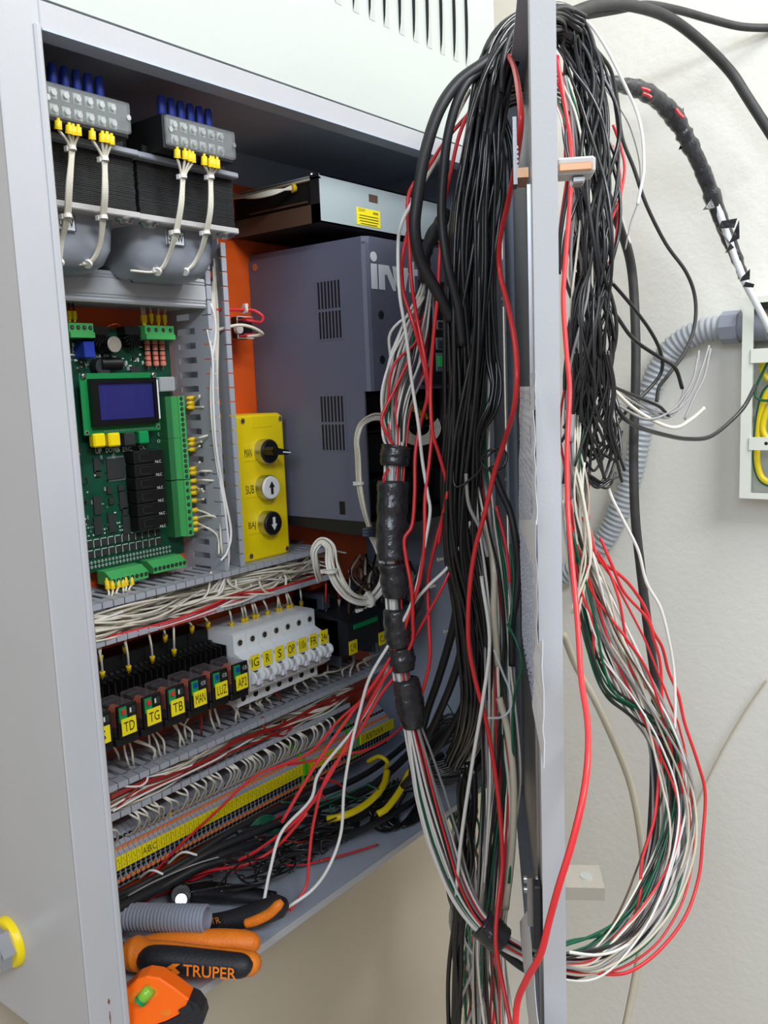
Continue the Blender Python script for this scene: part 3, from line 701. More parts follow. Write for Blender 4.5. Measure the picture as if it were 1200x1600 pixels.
# ---- braking resistor box at the top
bb = thing('braking_unit', (.83, YP, .177), 'grey metal power unit with an open terminal end, above the dark drive', 'power unit')
bx0, bx1, by, bz0, bz1 = .722, .955, .041, .1775, .227
s = MB(); s.box(bx0+.001, bx1, by, by+.0015, bz0, bz1, 'alu'); s.box(bx0+.001, bx1, by, YP-.004, bz0, bz0+.0015, 'drive_dark'); s.box(bx0+.002, bx1, by, YP-.004, bz1-.0015, bz1, 'alu'); s.box(bx1-.0015, bx1, by, YP-.004, bz0, bz1, 'alu')
s.build('housing', bb)
s = MB(); s.box(bx0, bx0+.0015, by, YP-.004, bz0, bz0+.019, 'brown'); s.box(bx0, bx0+.0015, by, by+.012, bz0, bz1, 'drive_dark'); s.build('end_plate', bb)
MB().box(bx0+.004, bx0+.03, by+.012, YP-.006, bz0+.018, bz1-.004, 'blacker').build('terminal_row', bb)
MB().box(bx0+.002, bx0+.012, by+.02, YP-.03, bz0+.0225, bz0+.0245, 'brown').build('terminal_strip', bb)
MB().box(bx0, bx0+.004, by, YP-.004, bz1-.005, bz1-.003, 'beige').build('edge_strip', bb)
MB().cyl((bx0+.003, by+.012, bz1-.012), (bx0+.003, by+.012, bz1+.002), .0022, 'steel', 10).build('screw', bb)
s = MB(); s.box(bx0-.012, bx0, YP-.006, YP-.0005, bz0+.001, bz0+.022, 'steel'); s.build('mounting_ear', bb)
for z in (bz0+.006, bz0+.016): MB().cyl((bx0-.006, YP-.009, z), (bx0-.006, YP-.006, z), .0035, 'steel', 10).build('screw', bb)
a = AY(576, 303, by); b_ = AY(590, 318, by); MB().box(a.x, b_.x, by-.0004, by+.0002, b_.z, a.z, 'brown').build('window_slot', bb)
a = AY(557, 323, by-.0003); b_ = AY(594.5, 357, by-.0003)
stk = MB().box(a.x, b_.x, by-.0005, by, b_.z, a.z, 'sticker').build('warning_sticker', bb)
s = MB(); zt = a.z; mx = (a.x+b_.x)/2; w = b_.x-a.x
text(s, 'IZAT', a.x+w*.22, zt-.0025, .0030, 'ink', yf(by-.0007), w*.28); text(s, '8888', b_.x-w*.2, zt-.0035, .0026, 'ink', yf(by-.0007), w*.22)
for k, wd_ in enumerate((.8, .84, .8, .7)): s.box(mx-w*wd_/2, mx+w*wd_/2, by-.0008, by-.0004, zt-.0085-k*.0030, zt-.0078-k*.0030, 'ink')
s.build('lettering', stk)
t = thing('wire_bundle', AY(400, 300, .1), 'white wires with a yellow sleeve going into the grey power unit', 'wires')
for k in range(5): wire([AY(362, 302+k*2, .16), AY(390, 309-k*.6, .12), AY(425, 304-k*1.5, .09), AX(456, 291+k*1.2, .719)], .0013, 'cream', t)
q = AX(456, 294, .719); ferrule(AX(463, 293, .724), q, t, .0045)
# ---- frequency inverter
dv = thing('frequency_inverter', (.85, YP, -.155), 'dark grey frequency inverter with white lettering on its front', 'frequency inverter')
vx0, vx1 = .746, .955
s = MB(); ZC = AY(568, 612, 0).z
R = .006; prof = [(vx0, YP-.0005), (vx0, R), (vx0+R*.3, R*.3), (vx0+R, 0), (vx1-R, 0), (vx1-R*.3, R*.3), (vx1, R), (vx1, YP-.0005)]
s.prism(prof, 'z', ZC, .152, 'drive')
prof2 = [(vx0+.002, YP-.0005), (vx0+.002, R), (vx0+.004, R*.3), (vx0+R+.002, 0.001), (vx1-R-.002, 0.001), (vx1-.002, R), (vx1-.002, YP-.0005)]
s.prism([(x*1, y) for x, y in prof], 'z', .152, .1535, 'drive')
s.prism([(vx0+.003, YP-.0005), (vx0+.003, R+.002), (vx0+R+.003, .002), (vx1-R-.003, .002), (vx1-.003, R), (vx1-.003, YP-.0005)], 'z', .1535, .161, 'drive')
s.box(vx0+.0, vx0+.004, .002, YP-.01, .1535, .1545, 'drive')
s.build('upper_housing', dv)
YC = .010                                                                # lower part: side walls and an open front
s = MB(); s.box(vx0, vx0+.0025, YC, YP-.0005, -.149, ZC, 'drive'); s.box(vx1-.0025, vx1, YC, YP-.0005, -.149, ZC, 'drive')
s.box(vx0+.003, vx1-.003, .09, YP-.0006, -.148, ZC-.001, 'blacker'); s.build('lower_housing', dv)
MB().prism([(.004, -.149), (YP-.001, -.149), (YP-.001, -.158), (.030, -.166), (.004, -.160)], 'x', vx0+.001, vx1-.001, 'drive_dark').build('gland_plate', dv)
s = MB(); s.box(vx0+.004, vx1-.004, .05, .09, -.045, ZC-.004, 'black', .002); s.box(vx0+.004, vx1-.004, .035, .09, -.10, -.052, 'black', .002)
s.box(vx0+.004, vx1-.004, .020, .05, -.145, -.104, 'blacker', .002)
for k in range(9): x = vx0+.025+k*.02; s.box(x, x+.002, .015, .04, -.140, -.108, 'black')
s.box(vx0+.004, vx1-.004, .028, .036, -.0515, -.0485, 'drive_dark'); s.build('terminal_housing', dv)
for (x, y) in ((593, 716),):
    p = AY(x, y, .05); MB().cyl((p.x, .030, p.z), (p.x, .05, p.z), .004, 'black', 12).cyl((p.x, .0295, p.z), (p.x, .031, p.z), .0022, 'blacker', 10).build('screw_post', dv)
a = AY(650, 625, .05); s = MB(); s.box(a.x-.004, a.x+.035, .045, .05, a.z-.022, a.z, 'pcb'); 
for k in range(9): s.box(a.x-.002+k*.004, a.x+k*.004, .0435, .0455, a.z-.012, a.z-.002, 'conn_dark')
s.build('control_board', dv)
a = AY(680, 700, .045); MB().rbox(a.x-.003, a.x+.012, .035, .05, a.z-.010, a.z+.008, 'pcb_edge', .001).build('terminal_plug', dv)
for k in range(5):
    p = AY(644+k*5, 632+k*3, .044); ferrule(p, p+Vector((0, -.003, -.009)), dv, .002)
# vents on the side
for (x0, y0, x1, y1) in ((495, 439, 536, 529), (500, 619, 541, 703)):
    a = AX(x0, y0, vx0); b_ = AX(x1, y1, vx0); Ya, Yb = b_.y, a.y; z1, z0 = (a.z+AX(x1, y0, vx0).z)/2, (b_.z+AX(x0, y1, vx0).z)/2
    MB().box(vx0-.0006, vx0+.0002, Ya-.002, Yb+.002, z0-.002, z1+.002, 'drive').build('vent_frame', dv)
    for r_ in range(2):
        for k in range(7):
            w = (Yb-Ya)/7; ya = Ya+k*w; zm = (z0+z1)/2; za, zb = ((zm+.0015, z1) if r_ else (z0, zm-.0015))
            MB().box(vx0-.0009, vx0+.0002, ya+w*.25, ya+w*.75, za, zb, 'blacker').build('vent_slot', dv)
a = AX(535, 793, vx0); MB().box(vx0-.0005, vx0+.001, a.y-.004, a.y+.004, a.z-.008, a.z+.007, 'blacker').build('knockout', dv)
for z in (.146,): MB().cyl((vx0-.0008, YP-.012, z), (vx0+.003, YP-.012, z), .0045, 'steel', 12).build('fixing_screw', dv)
s = MB(); p = AY(578, 433, 0); q = AY(668, 450, 0)
zt_, zb_ = AY(590, 413, 0).z, AY(590, 452, 0).z; zz = (zt_+zb_)/2; h = (zt_-zb_); x0 = AY(580, 430, 0).x
def LT(x, z): return (x0+x*h, -.0006, zb_+z*h+.0*x)
def bar(pts): s.prism([(x0+x*h, zb_+z*h) for x, z in pts], 'y', -.0009, .0004, 'logo')
bar([(0, 0), (.36, 0), (.36, 1), (0, 1)]); s.cyl((x0+.18*h, -.0009, zb_+1.28*h), (x0+.18*h, .0004, zb_+1.28*h), .20*h, 'logo', 16)
bar([(.5, 0), (.86, 0), (.86, .62), (1.05, .62), (1.45, 0), (1.75, 0), (1.15, 1), (.5, 1)]); bar([(1.45, 1), (1.8, 1), (1.95, .35), (2.05, .35), (2.25, 1), (2.6, 1), (2.25, 0), (1.62, 0)])
bar([(2.6, 0), (2.96, 0), (2.96, .72), (3.2, .72), (3.2, 1), (2.96, 1), (2.96, 1.3), (2.6, 1.3), (2.6, 1), (2.5, 1), (2.5, .72), (2.6, .72)])
s.build('lettering', dv)
for (x, y) in ((595.5, 492), (597.5, 562)):
    p = AY(x, y, 0); MB().lathe((p.x, -.0004, p.z), (p.x, .0004, p.z), [(0, .0045), (1, .0055)], 'drive_dark', 14).build('dimple', dv)
kp = thing
s = MB(); a = AY(655, 440, -.002); b_ = AY(712, 592, -.002)
k0 = MB().rbox(a.x, b_.x+.01, -.004, .001, AY(683, 600, 0).z, AY(683, 440, 0).z, 'drive_dark', .0012).build('keypad', dv)
for (x0, y0, x1, y1, m_) in ((683, 500, 700, 516, 'keypad'), (682, 527, 696, 547, 'keypad'), (682, 551, 704, 580, 'keypad')):
    a = AY(x0, y0, -.006); b_ = AY(x1, y1, -.006); MB().rbox(a.x, b_.x, -.006, -.004, b_.z, a.z, m_, .0008).build('key_frame', k0)
for (x0, y0, x1, y1, m_) in ((685, 503, 698, 513, 'bezel'), (684, 532, 693, 544, 'dark_slate'), (684, 556, 698, 573, 'key_green_glow')):
    a = AY(x0, y0, -.007); b_ = AY(x1, y1, -.007); MB().rbox(a.x, b_.x, -.008, -.006, b_.z, a.z, m_, .0008).build('key', k0)
# ---- breakers
YM = .085
b0 = AY(373, 1000, YM); p1 = AY(398, 1035, YM); p7 = AY(506, 998, YM); pit = (p7.x-p1.x)/6
dz = p1.z
zf_top = AY(385, 1022, YM).z; zf_bot = AY(392, 1066, YM).z
def breaker(i, word):
    x0 = p1.x-pit/2+i*pit+.0002; x1 = x0+pit-.0005; z0, z1 = -.345, -.262
    t = thing('circuit_breaker', ((x0+x1)/2, YP, z0), 'white miniature circuit breaker with yellow %s sticker' % word, 'circuit breaker', 'row of seven breakers')
    s = MB(); s.prism([(YP-.003, z1), (YM+.027, z1), (YM+.022, z1-.001), (YM+.022, z1-.021), (YM, z1-.030), (YM, z0+.023), (YM+.010, z0+.016), (YM+.022, z0+.016), (YM+.022, z0), (YP-.003, z0)], 'x', x0, x1, 'mcb'); s.build('housing', t)
    xc = (x0+x1)/2
    s = MB(); s.lathe((xc, YM+.0216, z1-.011), (xc, YM+.0225, z1-.011), [(0, .0042), (1, .0042)], 'mcb_grey', 16); s.lathe((xc, YM+.0212, z1-.011), (xc, YM+.0218, z1-.011), [(0, .003), (1, .003)], 'drive_dark', 12); s.box(xc-.0025, xc+.0025, YM+.0206, YM+.0214, z1-.0114, z1-.0106, 'steel'); s.build('terminal_screw', t)
    s = MB(); s.lathe((xc, YM+.0216, z0+.008), (xc, YM+.0225, z0+.008), [(0, .0036), (1, .0036)], 'drive_dark', 14); s.build('terminal_screw', t)
    s = MB(); s.box(x0+.001, x1-.001, YM-.0004, YM+.001, z0+.024, z0+.040, 'mcb_grey'); s.build('face_plate', t)
    zl = dz; st_ = MB().box(xc-.0068, xc+.0062, YM-.0012, YM-.0003, zl-.0075, zl+.0085, 'sticker').build('sticker', t)
    s = MB(); text(s, word, xc-.0003, zl+.0005, .0095, 'ink', yf(YM-.0014), min(.0105, .0052*len(word)), .0); s.build('lettering', st_)
    s = MB(); text(s, 'Schneider', xc, z1-.0335, .0022, 'ink_green', yf(YM-.0003), .013); s.build('print', t)
    s = MB(); zt = zl-.0085
    for z in (zt-.0015, zt-.0055): s.box(xc-.004, xc+.003, YM-.0012, YM-.0003, z-.0006, z+.0006, 'ink')
    s.rbox(xc-.0045, xc+.0035, YM-.009, YM, zt-.0155, zt-.0085, 'toggle', .0015); s.rbox(xc-.0045, xc+.0035, YM-.004, YM, zt-.0095, zt-.003, 'mcb_grey', .001)
    s.lathe((xc-.0078, YM-.002, zt-.007), (xc-.0052, YM-.002, zt-.007), [(0, .0068), (1, .0068)], 'mcb', 18); s.lathe((xc+.0042, YM-.002, zt-.007), (xc+.0068, YM-.002, zt-.007), [(0, .0068), (1, .0068)], 'mcb', 18)
    s.lathe((xc-.0005, YM-.0003, zt-.018), (xc-.0005, YM+.001, zt-.018), [(0, .003), (1, .003)], 'drive_dark', 12)
    s.build('toggle', t)
    return t
for i, w in enumerate(('IG', 'R', 'S', 'OP', '110v', 'FR', '24v')): breaker(i, w)
# ---- relays
YR = .080
r1 = AY(198, 1131, YR); r6 = AY(375, 1068, YR); rp = (r6.x-r1.x)/5; rz = (r1.z+r6.z)/2
def relay(i, word, blue):
    xc = r1.x+i*rp+.001; x0, x1 = xc-rp*.5+.0004, xc+rp*.5-.0004
    lab = 'clear plug-in relay in a black socket, yellow %s sticker' % word if word != 'S' else 'plug-in relay cut off by the cabinet frame, sticker ending in S'
    t = thing('relay', (xc, YP, rz-.02), lab, 'relay', 'row of plug-in relays')
    z0, z1 = rz-.012, -.258
    s = MB(); s.prism([(YP-.003, z1), (YP-.035, z1), (YP-.035, z1-.014), (YP-.050, z1-.017), (YP-.052, z1-.032), (YP-.060, z1-.036), (YP-.060, z0+.002), (YP-.050, z0-.004), (YP-.003, z0-.004)], 'x', x0, x1, 'blacker'); s.build('socket', t)
    for r_, (y, z) in enumerate(((YP-.042, z1-.0148), (YP-.0565, z1-.033))):
        for k in range(4):
            x = x0+(k+.5)*(x1-x0)/4; q = MB(); q.lathe((x, y-.001, z+.001), (x, y+.004, z-.004), [(0, .0024), (1, .0024)], 'black', 8); q.box(x-.0018, x+.0018, y-.0012, y-.0004, z+.0002, z+.0012, 'chip'); q.build('terminal_screw', t)
    for k in range(5):
        x = x0+k*(x1-x0)/4; MB().box(x-.0005, x+.0005, YP-.064, YP-.03, z1-.030, z1-.016, 'black').build('barrier', t)
    ra, rb = x0+.0035, x1-.0030; zt = rz+.0205; zb = rz-.011
    s = MB(); s.rbox(ra, rb, YR, YR+.036, zb, zt, 'relay_clear', .0012); s.build('relay_case', t)
    s = MB(); s.rbox(ra+.004, rb-.006, YR+.007, YR+.026, zb+.004, zt-.004, 'copper', .004); s.build('coil', t)
    s = MB(); s.rbox(ra+.003, rb-.002, YR+.026, YR+.036, zb+.002, zt-.001, 'blacker', .002); s.build('relay_base', t); s = MB(); s.rbox(ra-.0002, rb+.0002, YR-.0008, YR+.0025, zb+.0, zt+.0003, 'black', .0006); s.build('front_plate', t)
    s = MB(); s.rbox(ra+.001, ra+.0095, YR-.002, YR-.0006, zt-.0155, zt-.001, 'button_green', .0004); o = s.build('test_lever', t)
    MB().rbox(ra+.003, ra+.0075, YR-.0035, YR-.0018, zt-.0075, zt-.003, 'blue' if blue else 'red', .0004).build('lever_tab', o)
    s = MB(); s.box(ra+.0125, rb-.002, YR-.0011, YR-.0007, zt-.010, zt-.003, 'chip'); text(s, 'CE', ra+.0165, zt-.0062, .0035, 'silk', yf(YR-.0013)) if blue else s.box(ra+.013, ra+.0148, YR-.0013, YR-.0009, zt-.0085, zt-.004, 'silk')
    for k in range(3): s.box(ra+.0125, rb-.003, YR-.0013, YR-.0009, zt-.0125-k*.0025, zt-.0119-k*.0025, 'dark_slate')
    s.build('print', t)
    s = MB(); s.rbox(ra-.002, rb+.002, YR+.002, YR+.05, zb-.008, zb, 'blacker', .001); s.build('retainer', t)
    k_ = MB().box(xc-.0085, xc+.0075, YR-.0032, YR-.0022, rz-.0075, rz+.0085, 'sticker').build('sticker', t)
    s = MB(); text(s, word, xc-.0005, rz+.0005, .0095, 'ink', yf(YR-.0034), min(.0125, .0058*len(word)), .0); s.build('lettering', k_)
    return t
for i, (w, bl) in enumerate((('S', 0), ('TD', 0), ('TG', 0), ('TB', 0), ('MAN', 1), ('LUZ', 1), ('AP2', 1))): relay(i-1, w, bl)
# a DIN rail carries them
MB().box(.36, .99, YP-.003, YP-.0005, -.318, -.290, 'zinc').build('mounting_rail', cab)
# ---- contactors
for k, (xa, xb, w, cx, cz, lab) in enumerate(((513, 585, 'C.FR', 551, 1011, 'black contactor with yellow C.FR sticker, beside the white breakers'), (587, 640, 'C.F', 597, 997, 'black contactor with yellow C.F sticker, behind the taped harness'))):
    Yk = .085; a = AY(520, 985, Yk); x0 = .783+k*.0665+.004; x1 = x0+.064
    t = thing('contactor', ((x0+x1)/2, YP, -.345), lab, 'contactor', 'pair of black contactors')
    s = MB(); s.prism([(YP-.003, -.262), (YP-.045, -.262), (YP-.045, -.278), (Yk+.014, -.283), (Yk, -.288), (Yk, -.325), (Yk+.012, -.331), (YP-.045, -.332), (YP-.045, -.345), (YP-.003, -.345)], 'x', x0, x1, 'contactor'); s.build('housing', t)
    s = MB(); s.rbox(x0+.010, x1-.006, Yk-.0012, Yk, -.2965, -.2905, 'button_green', .0004); s.build('green_stripe', t)
    s = MB(); s.rbox(x0, x0+.014, YP-.055, YP-.003, -.275, -.256, 'dark_slate', .001); s.rbox(x0, x0+.006, Yk+.016, YP-.04, -.345, -.285, 'dark_slate', .001); s.build('side_block', t)
    for j in range(4): x = x0+.012+j*.014; MB().cyl((x, YP-.048, -.270), (x, YP-.044, -.270), .0038, 'black', 10).build('terminal_screw', t)
    p = AY(cx, cz, Yk); k_ = MB().box(p.x-.0075, p.x+.0075, Yk-.0014, Yk-.0004, p.z-.0085, p.z+.0085, 'sticker').build('sticker', t)
    s = MB(); text(s, w, p.x, p.z, .0085, 'ink', yf(Yk-.0016), .0115); s.build('lettering', k_)
# ---- terminal strip
YT = .128
zmk = AY(225, 1328, YT).z; zmk2 = AY(600, 1137, YT).z
def zm(x): return zmk+(zmk2-zmk)*(x-.49)/(.9-.49)
ts = thing('terminal_strip', (.6, YP, -.52), 'long row of grey spring terminals with yellow marker strip, across the bottom', 'terminal strip')
MB().box(.36, .95, YP-.003, YP-.0005, -.492, -.462, 'zinc').build('rail', ts)
tp = .0062; xt0 = .366; N = 75
def term_mesh(green=False):
    x0, x1 = xt0+.0003, xt0+tp-.0003; z = zm(.49); s = MB(); g = 'term' if not green else 'term_green'
    s.prism([(YP-.003, z+.026), (YT+.024, z+.026), (YT+.015, z+.022), (YT+.003, z+.0085), (YT, z+.007), (YT, z-.008), (YT+.003, z-.010), (YT+.003, z-.0185), (YT+.012, z-.034), (YT+.020, z-.039), (YP-.003, z-.039)], 'x', x0, x1, g)
    o = 'term_orange' if not green else 'term_green'; xc = (x0+x1)/2
    def f1(t): return YT+.003+.012*t, z+.0085+.0135*t
    def f2(t): return YT+.003+.009*t, z-.0185-.0155*t
    for f, sg in ((f1, 1), (f2, -1)):
        y, zz = f(.22 if sg > 0 else .18); s.box(xc-.0021, xc+.0021, y-.0012, y+.004, zz-.0022, zz+.0018, o)
        y, zz = f(.72 if sg > 0 else .60); s.lathe((xc, y-.0006, zz), (xc, y+.002, zz-.0005*sg), [(0, .0025), (1, .0025)], 'blacker', 8)
    s.box(xc-.0019, xc+.0019, YT+.0022, YT+.005, z-.0125, z-.0095, 'blacker'); s.box(xc-.0019, xc+.0019, YT+.0022, YT+.005, z-.0165, z-.0135, 'blacker')
    s.box(xc-.0007, xc+.0007, YT+.0024, YT+.005, z-.0184, z-.0172, 'blacker')
    return s
tb = term_mesh().build('terminal_block', ts); tb.location.z += zm(xt0)-zm(.49)
gb = term_mesh(True).build('terminal_block', ts, 'green-yellow earth terminal')
gpos = [AY(548, 1163, YT).x, AY(554, 1160, YT).x+.003]
blank = []
for i in range(1, N+14):
    x = xt0+i*tp
    if x > .925: break
    isg = any(abs(x-g) < tp*.5 for g in gpos)
    if isg: c = dup(gb, (i*tp, 0, zm(x)-zm(.49)), ts)
    else: c = dup(tb, (i*tp, 0, zm(x)-zm(xt0)), ts)
gb.location.x = (xt0+60*tp)-(xt0)+gb.location.x; gb.location.y -= .0035; gb.location.z += zm(xt0+60*tp)-zm(.49)
# marker strips (sets of three tags), letters as in the photo
first = True
words = {}
xs = AY(225, 1328, YT).x
i0 = round((xs-xt0)/tp-.5)
for k in range(-6, 80):
    i = i0+k; x0 = xt0+i*tp; x1 = x0+tp
    if x0 < .366 or x1 > .925 or any(abs((x0+x1)/2-g-tp/2) < tp for g in gpos): continue
    z = zm(x0)
    gap = .0004 if k % 3 == 0 else .0001
    s = MB().box(x0+gap, x1-.0001, YT-.0012, YT, z-.007, z+.0068, 'sticker'); o = s.build('marker_tag', ts)
    s = MB(); xc = (x0+x1)/2
    rnum = round((x0-AY(570, 1152, YT).x)/tp)
    if 0 <= k < 3: text(s, 'ABC'[k], xc, z, .0072, 'ink', yf(YT-.0014), .0042)
    elif x0 > gpos[1]+tp*1.5 and 0 <= rnum < 6: text(s, 'RSTUVW'[rnum], xc, z, .0080, 'ink', yf(YT-.0014), .0042, .01)
    else:
        rn = random.Random(k*7)
        text(s, str(rn.randint(10, 99))[0], xc-.0009, z+.0035, .0022, 'ink', yf(YT-.0014)); text(s, str(rn.randint(1, 9)), xc+.0007, z, .0022, 'ink', yf(YT-.0014)); text(s, str(rn.randint(1, 9)), xc-.0002, z-.0038, .0022, 'ink', yf(YT-.0014))
    s.box(x1-.0004, x1-.0002, YT-.0014, YT-.001, z-.006, z+.006, 'ink'); s.build('lettering', o)
# ================================================================== WIRES
FWD = Vector((AXX[2], AXY[2], AXZ[2]))
def PT(x, y, v):                                                         # v < .5: on the plane Y = v, above the cabinet floor; else: at distance v
    if v >= .5: return AD(x, y, v)
    p = AY(x, y, v)
    if v > -.01 and p.z < -.536: p = AZ(x, y, -.536)
    return p
def PP(L): return [PT(*t[:3]) for t in L]
def CT(L, k=1): return [(PT(*t[:3]), k*t[3]*(t[2] if t[2] >= .5 else 1.0)/FPX) for t in L]
def dist(p): return (p-CAM).dot(FWD)
def pw(L, px, m, parent=None, name='wire', label=None, cat='wire', group=None, D=None):
    P = PP(L); d = sum(dist(p) for p in P)/len(P)
    if parent: return wire(P, px*d/FPX/2, m, parent, name)
    return wire(P, px*d/FPX/2, m, None, name, label, cat, group)
def bundle(label, name='wire_bundle', at=None, group=None): return thing(name, at, label, 'wires', group)
K4 = ['cream', 'cream', 'white_wire', 'beige']
# ---- wires lying in the upper horizontal duct
t = bundle('tangle of white and red wires lying in the upper horizontal duct', at=Vector((.57, .15, -.23)))
for s_, (za, zb, n) in enumerate(((-.205, -.212, 16), (-.214, -.220, 16), (-.222, -.224, 14))):
    strands(t, [(Vector((.36+i*.0535, .128+.012*math.sin(i*1.7+s_), za+(zb-za)*i/8)), .010) for i in range(9)], n, .0012, K4, 11+s_, wob=.5)
for i in range(16):                                                      # loops at the right end
    rn = random.Random(90+i); x = rn.uniform(.63, .78); P = []
    for k in range(8): a = k*.9+rn.uniform(0, 6); P.append(Vector((x+(k-3.5)*.012+.018*math.cos(a), .118+rn.uniform(0, .03), -.212+.012*math.sin(a))))
    wire(P, .0012, rn.choice(K4), t)
for k, (c, o) in enumerate((('red', 0), ('dark_red', 3), ('red', 7), ('white_wire', 5))):
    pw([(150, 1002+o-3, .118), (210, 990+o-5, .113), (270, 972+o-3, .112), (330, 946+o*1.5, .112), (370, 928+o*1.6, .113), (420, 922+o, .113), (470, 908+o, .114), (520, 890+o, .118)], 3.6 if k else 4, c, t)
for (L) in ([(330, 893, .12), (322, 930, .118), (290, 945, .12), (240, 950, .125), (190, 955, .13)], [(345, 893, .12), (350, 912, .118), (340, 930, .115), (300, 940, .12), (250, 960, .125), (165, 975, .13)], [(352, 893, .12), (362, 915, .115), (400, 925, .114), (430, 915, .115), (440, 895, .118)], [(420, 893, .12), (405, 905, .112), (415, 925, .112), (440, 925, .113), (447, 905, .115), (438, 890, .12)], [(395, 900, .12), (390, 918, .115), (372, 925, .115), (368, 905, .118)]):
    pw(L, 3.8, 'cream', t)
# ---- wires in the lower duct
t = bundle('white and dark red wires lying in the lower horizontal duct', at=Vector((.6, .15, -.405)))
for s_, (za, n) in enumerate(((-.385, 9), (-.394, 10), (-.401, 9))):
    strands(t, [(Vector((.36+i*.058, .130+.012*math.sin(i*1.4+s_), za)), .009) for i in range(9)], n, .0012, K4+['beige'], 21+s_, wob=.5)
for o, c in ((0, 'dark_red'), (3, 'dark_red'), (15, 'dark_red')):
    pw([(172, 1245+o, .118), (215, 1225+o, .114), (270, 1208+o*.6, .112), (330, 1183+o*.6, .112), (365, 1158+o, .112), (400, 1146+o, .112), (450, 1128+o*.5, .114), (520, 1090+o*.5, .114), (600, 1062, .12)], 4.2, c, t)
pw([(176, 1270, .118), (195, 1250, .112), (215, 1230, .112), (235, 1205, .12)], 4, 'dark_red', t)
pw([(185, 1228, .115), (215, 1229, .112), (228, 1222, .112), (230, 1212, .114), (222, 1206, .12)], 3.6, 'white_wire', t)
pw([(176, 1268, .112), (230, 1238, .111), (300, 1205, .111), (350, 1180, .112), (400, 1150, .115)], 3.4, 'white_wire', t)
pw([(410, 1120, .115), (415, 1140, .112), (440, 1150, .112), (455, 1135, .114), (440, 1125, .12)], 4.5, 'dark_red', t)
# ---- wires from the upper duct down to relays, breakers, contactors
t1 = bundle('white wires with yellow ferrules dropping onto the black relay sockets', at=AY(250, 1000, .12))
t2 = bundle('white wires with yellow ferrules dropping onto the white breakers', at=AY(420, 960, .12))
t3 = bundle('red and white wires dropping onto the black contactors', at=AY(530, 940, .12))
for j, (x, y) in enumerate(((157, 1030), (160, 1055), (195, 1015), (201, 1046), (238, 1031), (258, 998), (272, 1020), (300, 984), (325, 978), (362, 977), (380, 970), (385, 969), (397, 964), (402, 964), (418, 959), (434, 954), (438, 954), (450, 949), (455, 948), (471, 945), (509, 950), (530, 942), (546, 957), (564, 958))):
    tt = t1 if j < 9 else (t2 if j < 20 else t3); ry = 1010-.284*(x-150); Yw = .135 if j >= 9 and j < 20 else .128
    a = AY(x, y-5, Yw); q = AY(x, y+5, Yw+.002); ferrule(q, a, tt, .0026 if tt is not t3 else .002, 'ferrule' if j < 20 else 'beige')
    rn = random.Random(j); o = rn.uniform(-8, 1)
    wire([a, AY(x+o*.3, (y+ry)/2, .120), AY(x+o, ry+3, .120), AY(x+o-2, ry-6, .130)], .0012, 'cream' if j not in (20, 21) else 'red', tt)
# ---- wires from relays and breakers down into the lower duct
t4 = bundle('white wires hanging from the relay sockets into the lower duct', at=AY(250, 1160, .12))
t5 = bundle('white and red wires under the breakers and contactors', at=AY(480, 1070, .12))
for j, (x0, y0, x1, y1) in enumerate(((187, 1143, 184, 1178), (196, 1146, 200, 1192), (199, 1147, 208, 1190), (205, 1146, 240, 1184), (209, 1145, 243, 1180), (232, 1128, 234, 1165), (238, 1132, 250, 1178), (240, 1130, 257, 1176), (268, 1118, 281, 1165), (272, 1118, 287, 1160), (275, 1116, 300, 1158), (299, 1106, 290, 1150), (313, 1103, 314, 1140), (330, 1094, 335, 1138), (334, 1094, 343, 1132), (358, 1086, 368, 1124), (372, 1092, 373, 1118), (388, 1096, 397, 1110), (404, 1084, 407, 1104), (407, 1084, 410, 1103), (422, 1076, 422, 1096), (438, 1068, 437, 1088), (460, 1060, 466, 1082), (474, 1055, 480, 1074), (512, 1044, 494, 1064), (530, 1038, 512, 1058), (551, 1028, 536, 1056), (553, 1028, 548, 1062), (576, 1020, 561, 1048), (592, 1012, 575, 1040), (577, 1038, 600, 1052))):
    tt = t4 if j < 17 else t5; rn = random.Random(200+j); Yw = .12
    pw([(x0, y0-6, .135), (x0+rn.uniform(-3, 3), y0+8, .124), (x1+rn.uniform(-8, 1), (y0+y1)/2+4, .122), (x1, y1, .126), (x1+2, y1+8, .14)], 3.6, 'cream' if j not in (12, 21) else 'dark_red', tt)
# ---- comb of wires into the top of the terminal strip
t = bundle('dense comb of white wires curving into the top row of the terminal strip', at=AY(360, 1230, .12))
rn = random.Random(5)
for i in range(3, 68):
    if rn.random() < .1: continue
    x = xt0+(i+.5)*tp; z = zm(x); f = .72; y_ = YT+.003+.012*f; zt = z+.0085+.0135*f; o = rn.uniform(-.022, -.004)
    wire([Vector((x, y_, zt)), Vector((x, y_-.012, zt+.006)), Vector((x+o*.4, .112, (zt-.402)/2+rn.uniform(0, .004))), Vector((x+o, .110, -.4115)), Vector((x+o-.002, .125, -.4085))], .00115, 'cream' if rn.random() < .75 else 'white_wire', t)
    if rn.random() < .3: MB().lathe(Vector((x, y_-.003, zt+.001)), Vector((x, y_, zt)), [(0, .0018), (1, .002)], 'ferrule', 8).build('ferrule', t)
t = bundle('short white wires bent out of the lower terminal holes', at=AY(230, 1350, .12))
for (a, b, c) in (((218, 1372), (236, 1360), (255, 1366)), ((262, 1350), (285, 1332), (308, 1336))):
    pw([(*a, .125), (*b, .105), (*c, .095)], 4, 'white_wire', t)
